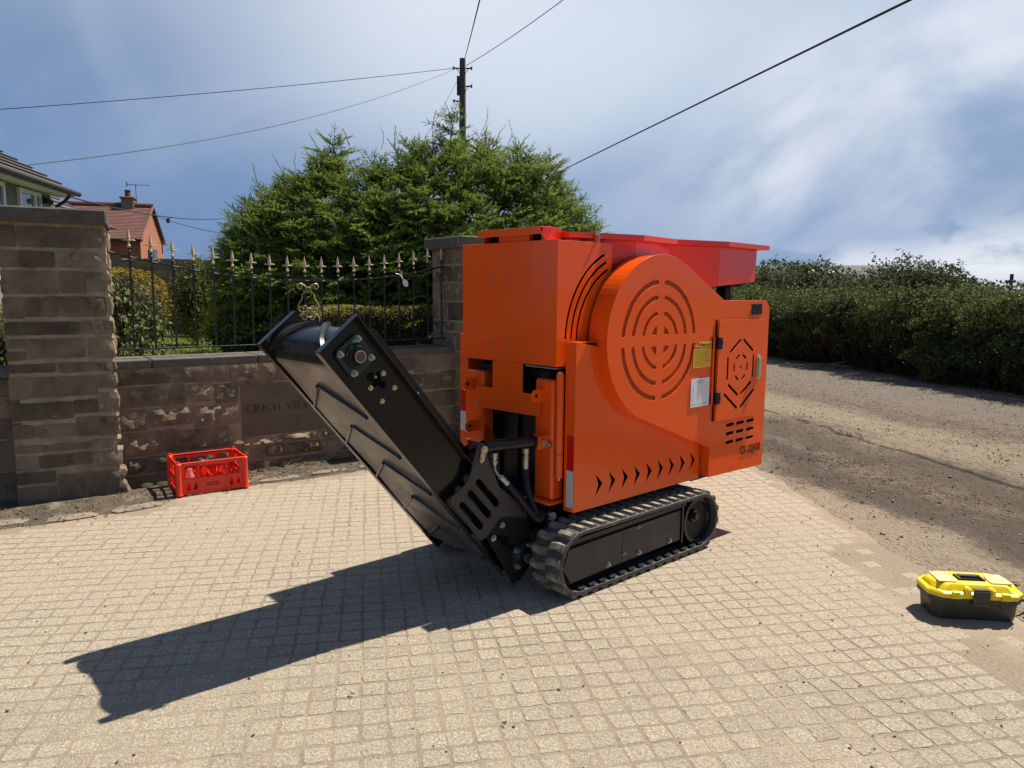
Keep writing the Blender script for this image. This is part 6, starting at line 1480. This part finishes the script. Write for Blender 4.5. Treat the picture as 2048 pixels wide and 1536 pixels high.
        o = mb.obj('dead_leaf', 'clod', loc=(x, y, 0), fix=False); tag(o, lab, 'leaf', 'crumbs on the paving')
build_wall_foot()
# ================================================================== crate
def build_crate():
    x0, y0 = -2.55, 5.523; ang = math.atan2(.287, .42); L, W_, H = .505, .365, .252
    r = empty('bottle_crate', (x0, y0, .012), ang); tag(r, 'bright red plastic bottle crate standing in front of the low wall', 'crate')
    t = .006
    def wallp(name, l, holes, frame):
        me = plate_mesh([(0, .012), (l, .012), (l, H - .004), (0, H - .004)], holes, t, .0006)
        for v in me.vertices: a, b, c = v.co; v.co = frame(a, b, c)
        return link(name, me, 'cratered', r, angle=30)
    def rrect(x, z, w, h, c=.012):
        o = []
        for cx, cz, a in ((x + w - c, z + h - c, 0), (x + c, z + h - c, 90), (x + c, z + c, 180), (x + w - c, z + c, 270)): o += arc(cx, cz, c, a, a + 90, 4)
        return o
    tear = lambda x: [(x, .030), (x + .030, .030), (x + .034, .052), (x + .026, .080), (x + .016, .105), (x + .008, .080), (x - .002, .052)]
    long_h = [rrect(.045, .128, .095, .095, .02), rrect(.155, .128, .195, .088, .006), rrect(.365, .128, .095, .095, .02), tear(.058), tear(.108), tear(.378), tear(.428)]
    short_h = [rrect(.045, .135, .06, .085), rrect(.125, .135, .115, .075), rrect(.26, .135, .06, .085), rrect(.055, .03, .06, .08, .01), rrect(.14, .03, .08, .08, .01), rrect(.25, .03, .06, .08, .01)]
    wallp('front_wall', L, long_h, lambda a, b, c: (a, t / 2 - c, b)); wallp('back_wall', L, long_h, lambda a, b, c: (a, W_ - t / 2 - c, b))
    wallp('side_wall', W_, short_h, lambda a, b, c: (t / 2 - c, a, b)); wallp('side_wall', W_, short_h, lambda a, b, c: (L - t / 2 - c, a, b))
    def band(z, h, o): # rim band all round
        mb = MB()
        for p0, p1 in (((-o, -o, z), (L + o, t, z + h)), ((-o, W_ - t, z), (L + o, W_ + o, z + h)), ((-o, t, z), (t, W_ - t, z + h)), ((L - t, t, z), (L + o, W_ - t, z + h))): mb.box(p0, p1, .0025)
        return mb
    band(H - .020, .020, .008).obj('rim', 'cratered', r); band(.118, .007, .006).obj('rib', 'cratered', r); band(0, .014, .005).obj('rib', 'cratered', r)
    for x, y in ((.006, .006), (L - .006, .006), (.006, W_ - .006), (L - .006, W_ - .006)):
        MB().lathe([(.030, 0), (.026, .014), (.024, .020), (.024, H - .022), (.026, H - .010), (.020, H - .002), (.011, H), (.010, H + .014)], (x, y, 0), 14).obj('corner_post', 'cratered', r)
    for x in (.148, .357):
        MB().box((x - .003, -.007, .012), (x + .003, 0, H - .02)).obj('rib', 'cratered', r); MB().box((x - .003, W_, .012), (x + .003, W_ + .007, H - .02)).obj('rib', 'cratered', r)
    # wavy dividers and grid floor
    for i in range(3):
        y = W_ * (i + 1) / 4; pts = [(x, y + .008 * sin(x * 50), 0) for x in np.linspace(.01, L - .01, 36)]; vs = []
        for k, (x, yy, _) in enumerate(pts): zt = .118 + .018 * sin(x * 45 + i * 1.5); vs += [(x, yy, .015), (x, yy, zt), (x, yy + .003, zt), (x, yy + .003, .015)]
        MB().add(vs, [(k * 4 + q, k * 4 + (q + 1) % 4, k * 4 + 4 + (q + 1) % 4, k * 4 + 4 + q) for k in range(35) for q in range(4)]).obj('divider', 'cratered', r, angle=60)
    for i in range(5):
        x = L * (i + 1) / 6; vs = []
        for k, y in enumerate(np.linspace(.01, W_ - .01, 26)): zt = .115 + .018 * sin(y * 50 + i * 2); vs += [(x + .006 * sin(y * 50), y, .015), (x + .006 * sin(y * 50), y, zt), (x + .003 + .006 * sin(y * 50), y, zt), (x + .003 + .006 * sin(y * 50), y, .015)]
        MB().add(vs, [(k * 4 + q, k * 4 + (q + 1) % 4, k * 4 + 4 + (q + 1) % 4, k * 4 + 4 + q) for k in range(25) for q in range(4)]).obj('divider', 'cratered', r, angle=60)
    mb = MB()
    for i in range(13): mb.box((L * i / 12 - .003, 0, .006), (L * i / 12 + .003, W_, .012))
    for i in range(9): mb.box((0, W_ * i / 8 - .003, .0065), (L, W_ * i / 8 + .003, .0125))
    mb.obj('floor_grid', 'cratered', r)
    # two lines of small print on the front panel
    for k, body in enumerate(('DAIRY FARMS', 'RETURN CRATE')):
        me = text_mesh(body, .0135, .0002, .0004)
        for v in me.vertices: a, b, c = v.co; v.co = (a + .252, -.0012 - c, b + .072 - k * .017)
        link('printed_text', me, 'ink', r)
    b = empty('plastic_bottle', tuple(r.matrix_basis @ Vector((.105, .10, .014))), .3); tag(b, 'clear plastic bottle standing inside the red crate', 'bottle')
    MB().lathe([(.030, 0), (.034, .01), (.034, .09), (.030, .115), (.014, .145), (.014, .155)], n=18).obj('body', 'clearplastic', b, angle=60); MB().lathe([(.0155, .155), (.0155, .166)], n=14).obj('cap', 'clearplastic', b)
build_crate()
# ================================================================== toolbox
def build_toolbox():
    r = empty('toolbox', (2.105, 3.500, .006), rad(-6.8)); tag(r, 'small toolbox with yellow lid and dark body lying on the paving edge', 'toolbox')
    L, W_ = .385, .19; ex = .018
    def rr(x0, y0, x1, y1, c, z): return [(x0 + c, y0, z), (x1 - c, y0, z), (x1, y0 + c, z), (x1, y1 - c, z), (x1 - c, y1, z), (x0 + c, y1, z), (x0, y1 - c, z), (x0, y0 + c, z)]
    def loft(levels, m, name, parent=r, angle=30):
        mb = MB(); vs = [p for l in levels for p in rr(*l)]; n = 8
        fs = [(i + o * n, (i + 1) % n + o * n, (i + 1) % n + (o + 1) * n, i + (o + 1) * n) for o in range(len(levels) - 1) for i in range(n)] + [tuple(range(n - 1, -1, -1)), tuple(range((len(levels) - 1) * n, len(levels) * n))]
        return mb.add(vs, fs).obj(name, m, parent, angle=angle)
    body = loft([(0, 0, L, W_, .030, 0), (-.002, -.002, L + .002, W_ + .002, .034, .004), (-.010, -.008, L + .010, W_ + .008, .040, .085), (-.024, -.022, L + .024, W_ + .022, .048, .087), (-.024, -.022, L + .024, W_ + .022, .048, .112)], 'tooldark', 'body')
    for x in (.075, .29): MB().box((x, -.022, .072), (x + .008, -.004, .100), .002).obj('rib', 'tooldark', body)
    lid = loft([(-.028, -.026, L + .028, W_ + .026, .052, .1125), (-.029, -.027, L + .029, W_ + .027, .052, .132), (-.022, -.020, L + .022, W_ + .020, .048, .139), (-.012, -.010, L + .012, W_ + .012, .050, .142), (.000, .004, L, W_, .054, .164), (.010, .012, L - .010, W_ - .008, .056, .172)], 'toolyellow', 'lid')
    for x0 in (.055, .285): MB().prism([(x0, .113), (x0 + .05, .113), (x0 + .040, .145), (x0 + .010, .145)], -.034, -.010, lambda a, b, c: (a, c, b)).obj('lid_rib', 'toolyellow', lid)
    for x0, x1 in ((.125, .152), (.236, .263)): MB().box((x0, -.032, .113), (x1, .02, .166), .008).obj('latch_guard', 'toolyellow', lid)
    la = MB().box((.155, -.040, .075), (.233, -.029, .160), .005).box((.162, -.043, .078), (.226, -.036, .100), .003).box((.155, -.036, .158), (.233, -.015, .166), .004).obj('latch', 'tooldark', r)
    # recessed carrying handle
    MB().box((.128, .062, .1722), (.258, .138, .1735)).obj('handle_recess_shade', 'hole', lid)  # black sheet on the lid, the recess's shade given as colour
    h = MB().box((.130, .065, .1735), (.144, .135, .182), .003).box((.242, .065, .1735), (.256, .135, .182), .003).box((.144, .108, .1735), (.242, .134, .184), .004).obj('handle', 'tooldark', r)
    for s in (0, 1):       # clear organiser lids let into the top
        pts = [(.022, .030), (.105, .030), (.112, .06), (.108, .110), (.095, .150), (.022, .158)] if s == 0 else [(.268, .030), (.363, .030), (.363, .158), (.285, .150), (.272, .110), (.266, .06)]
        MB().prism(pts, .1722, .1775).obj('organiser_lid', 'toolclear', lid, angle=20)
    c = MB().tube([(2.50, 3.64, .05), (2.57, 3.62, .045), (2.70, 3.66, .03), (2.95, 3.75, .0), (3.3, 3.6, -.01)], .007, 6).obj('black_cable', 'wire', angle=60); tag(c, 'short dark cable running off behind the toolbox', 'cable')
build_toolbox()
# ================================================================== tag and cord on the railing
def build_tag():
    p = wp(1.475, -.20, 1.735); r = empty('hanging_tag', tuple(p), AW); tag(r, 'oval white tag tied with a cord to the railing', 'tag')
    MB().prism([(.030 * cos(t) , .045 * sin(t)) for t in np.linspace(0, 6.283, 25)[:-1]], -.002, .002, lambda a, b, c: (.035 + a * .8 + b * -.45, -.03 + c, -.075 + b * .75 + a * .5)).obj('disc', 'tag', r)
    MB().tube([(-.06, -.012, .018), (-.02, -.015, .01), (.0, -.02, -.02), (.02, -.028, -.045)], .004, 6).tube([(0, -.012, .045), (.006, -.014, .0), (.01, -.02, -.04)], .0035, 6).obj('cord', 'reflwhite', r, angle=60)
build_tag()
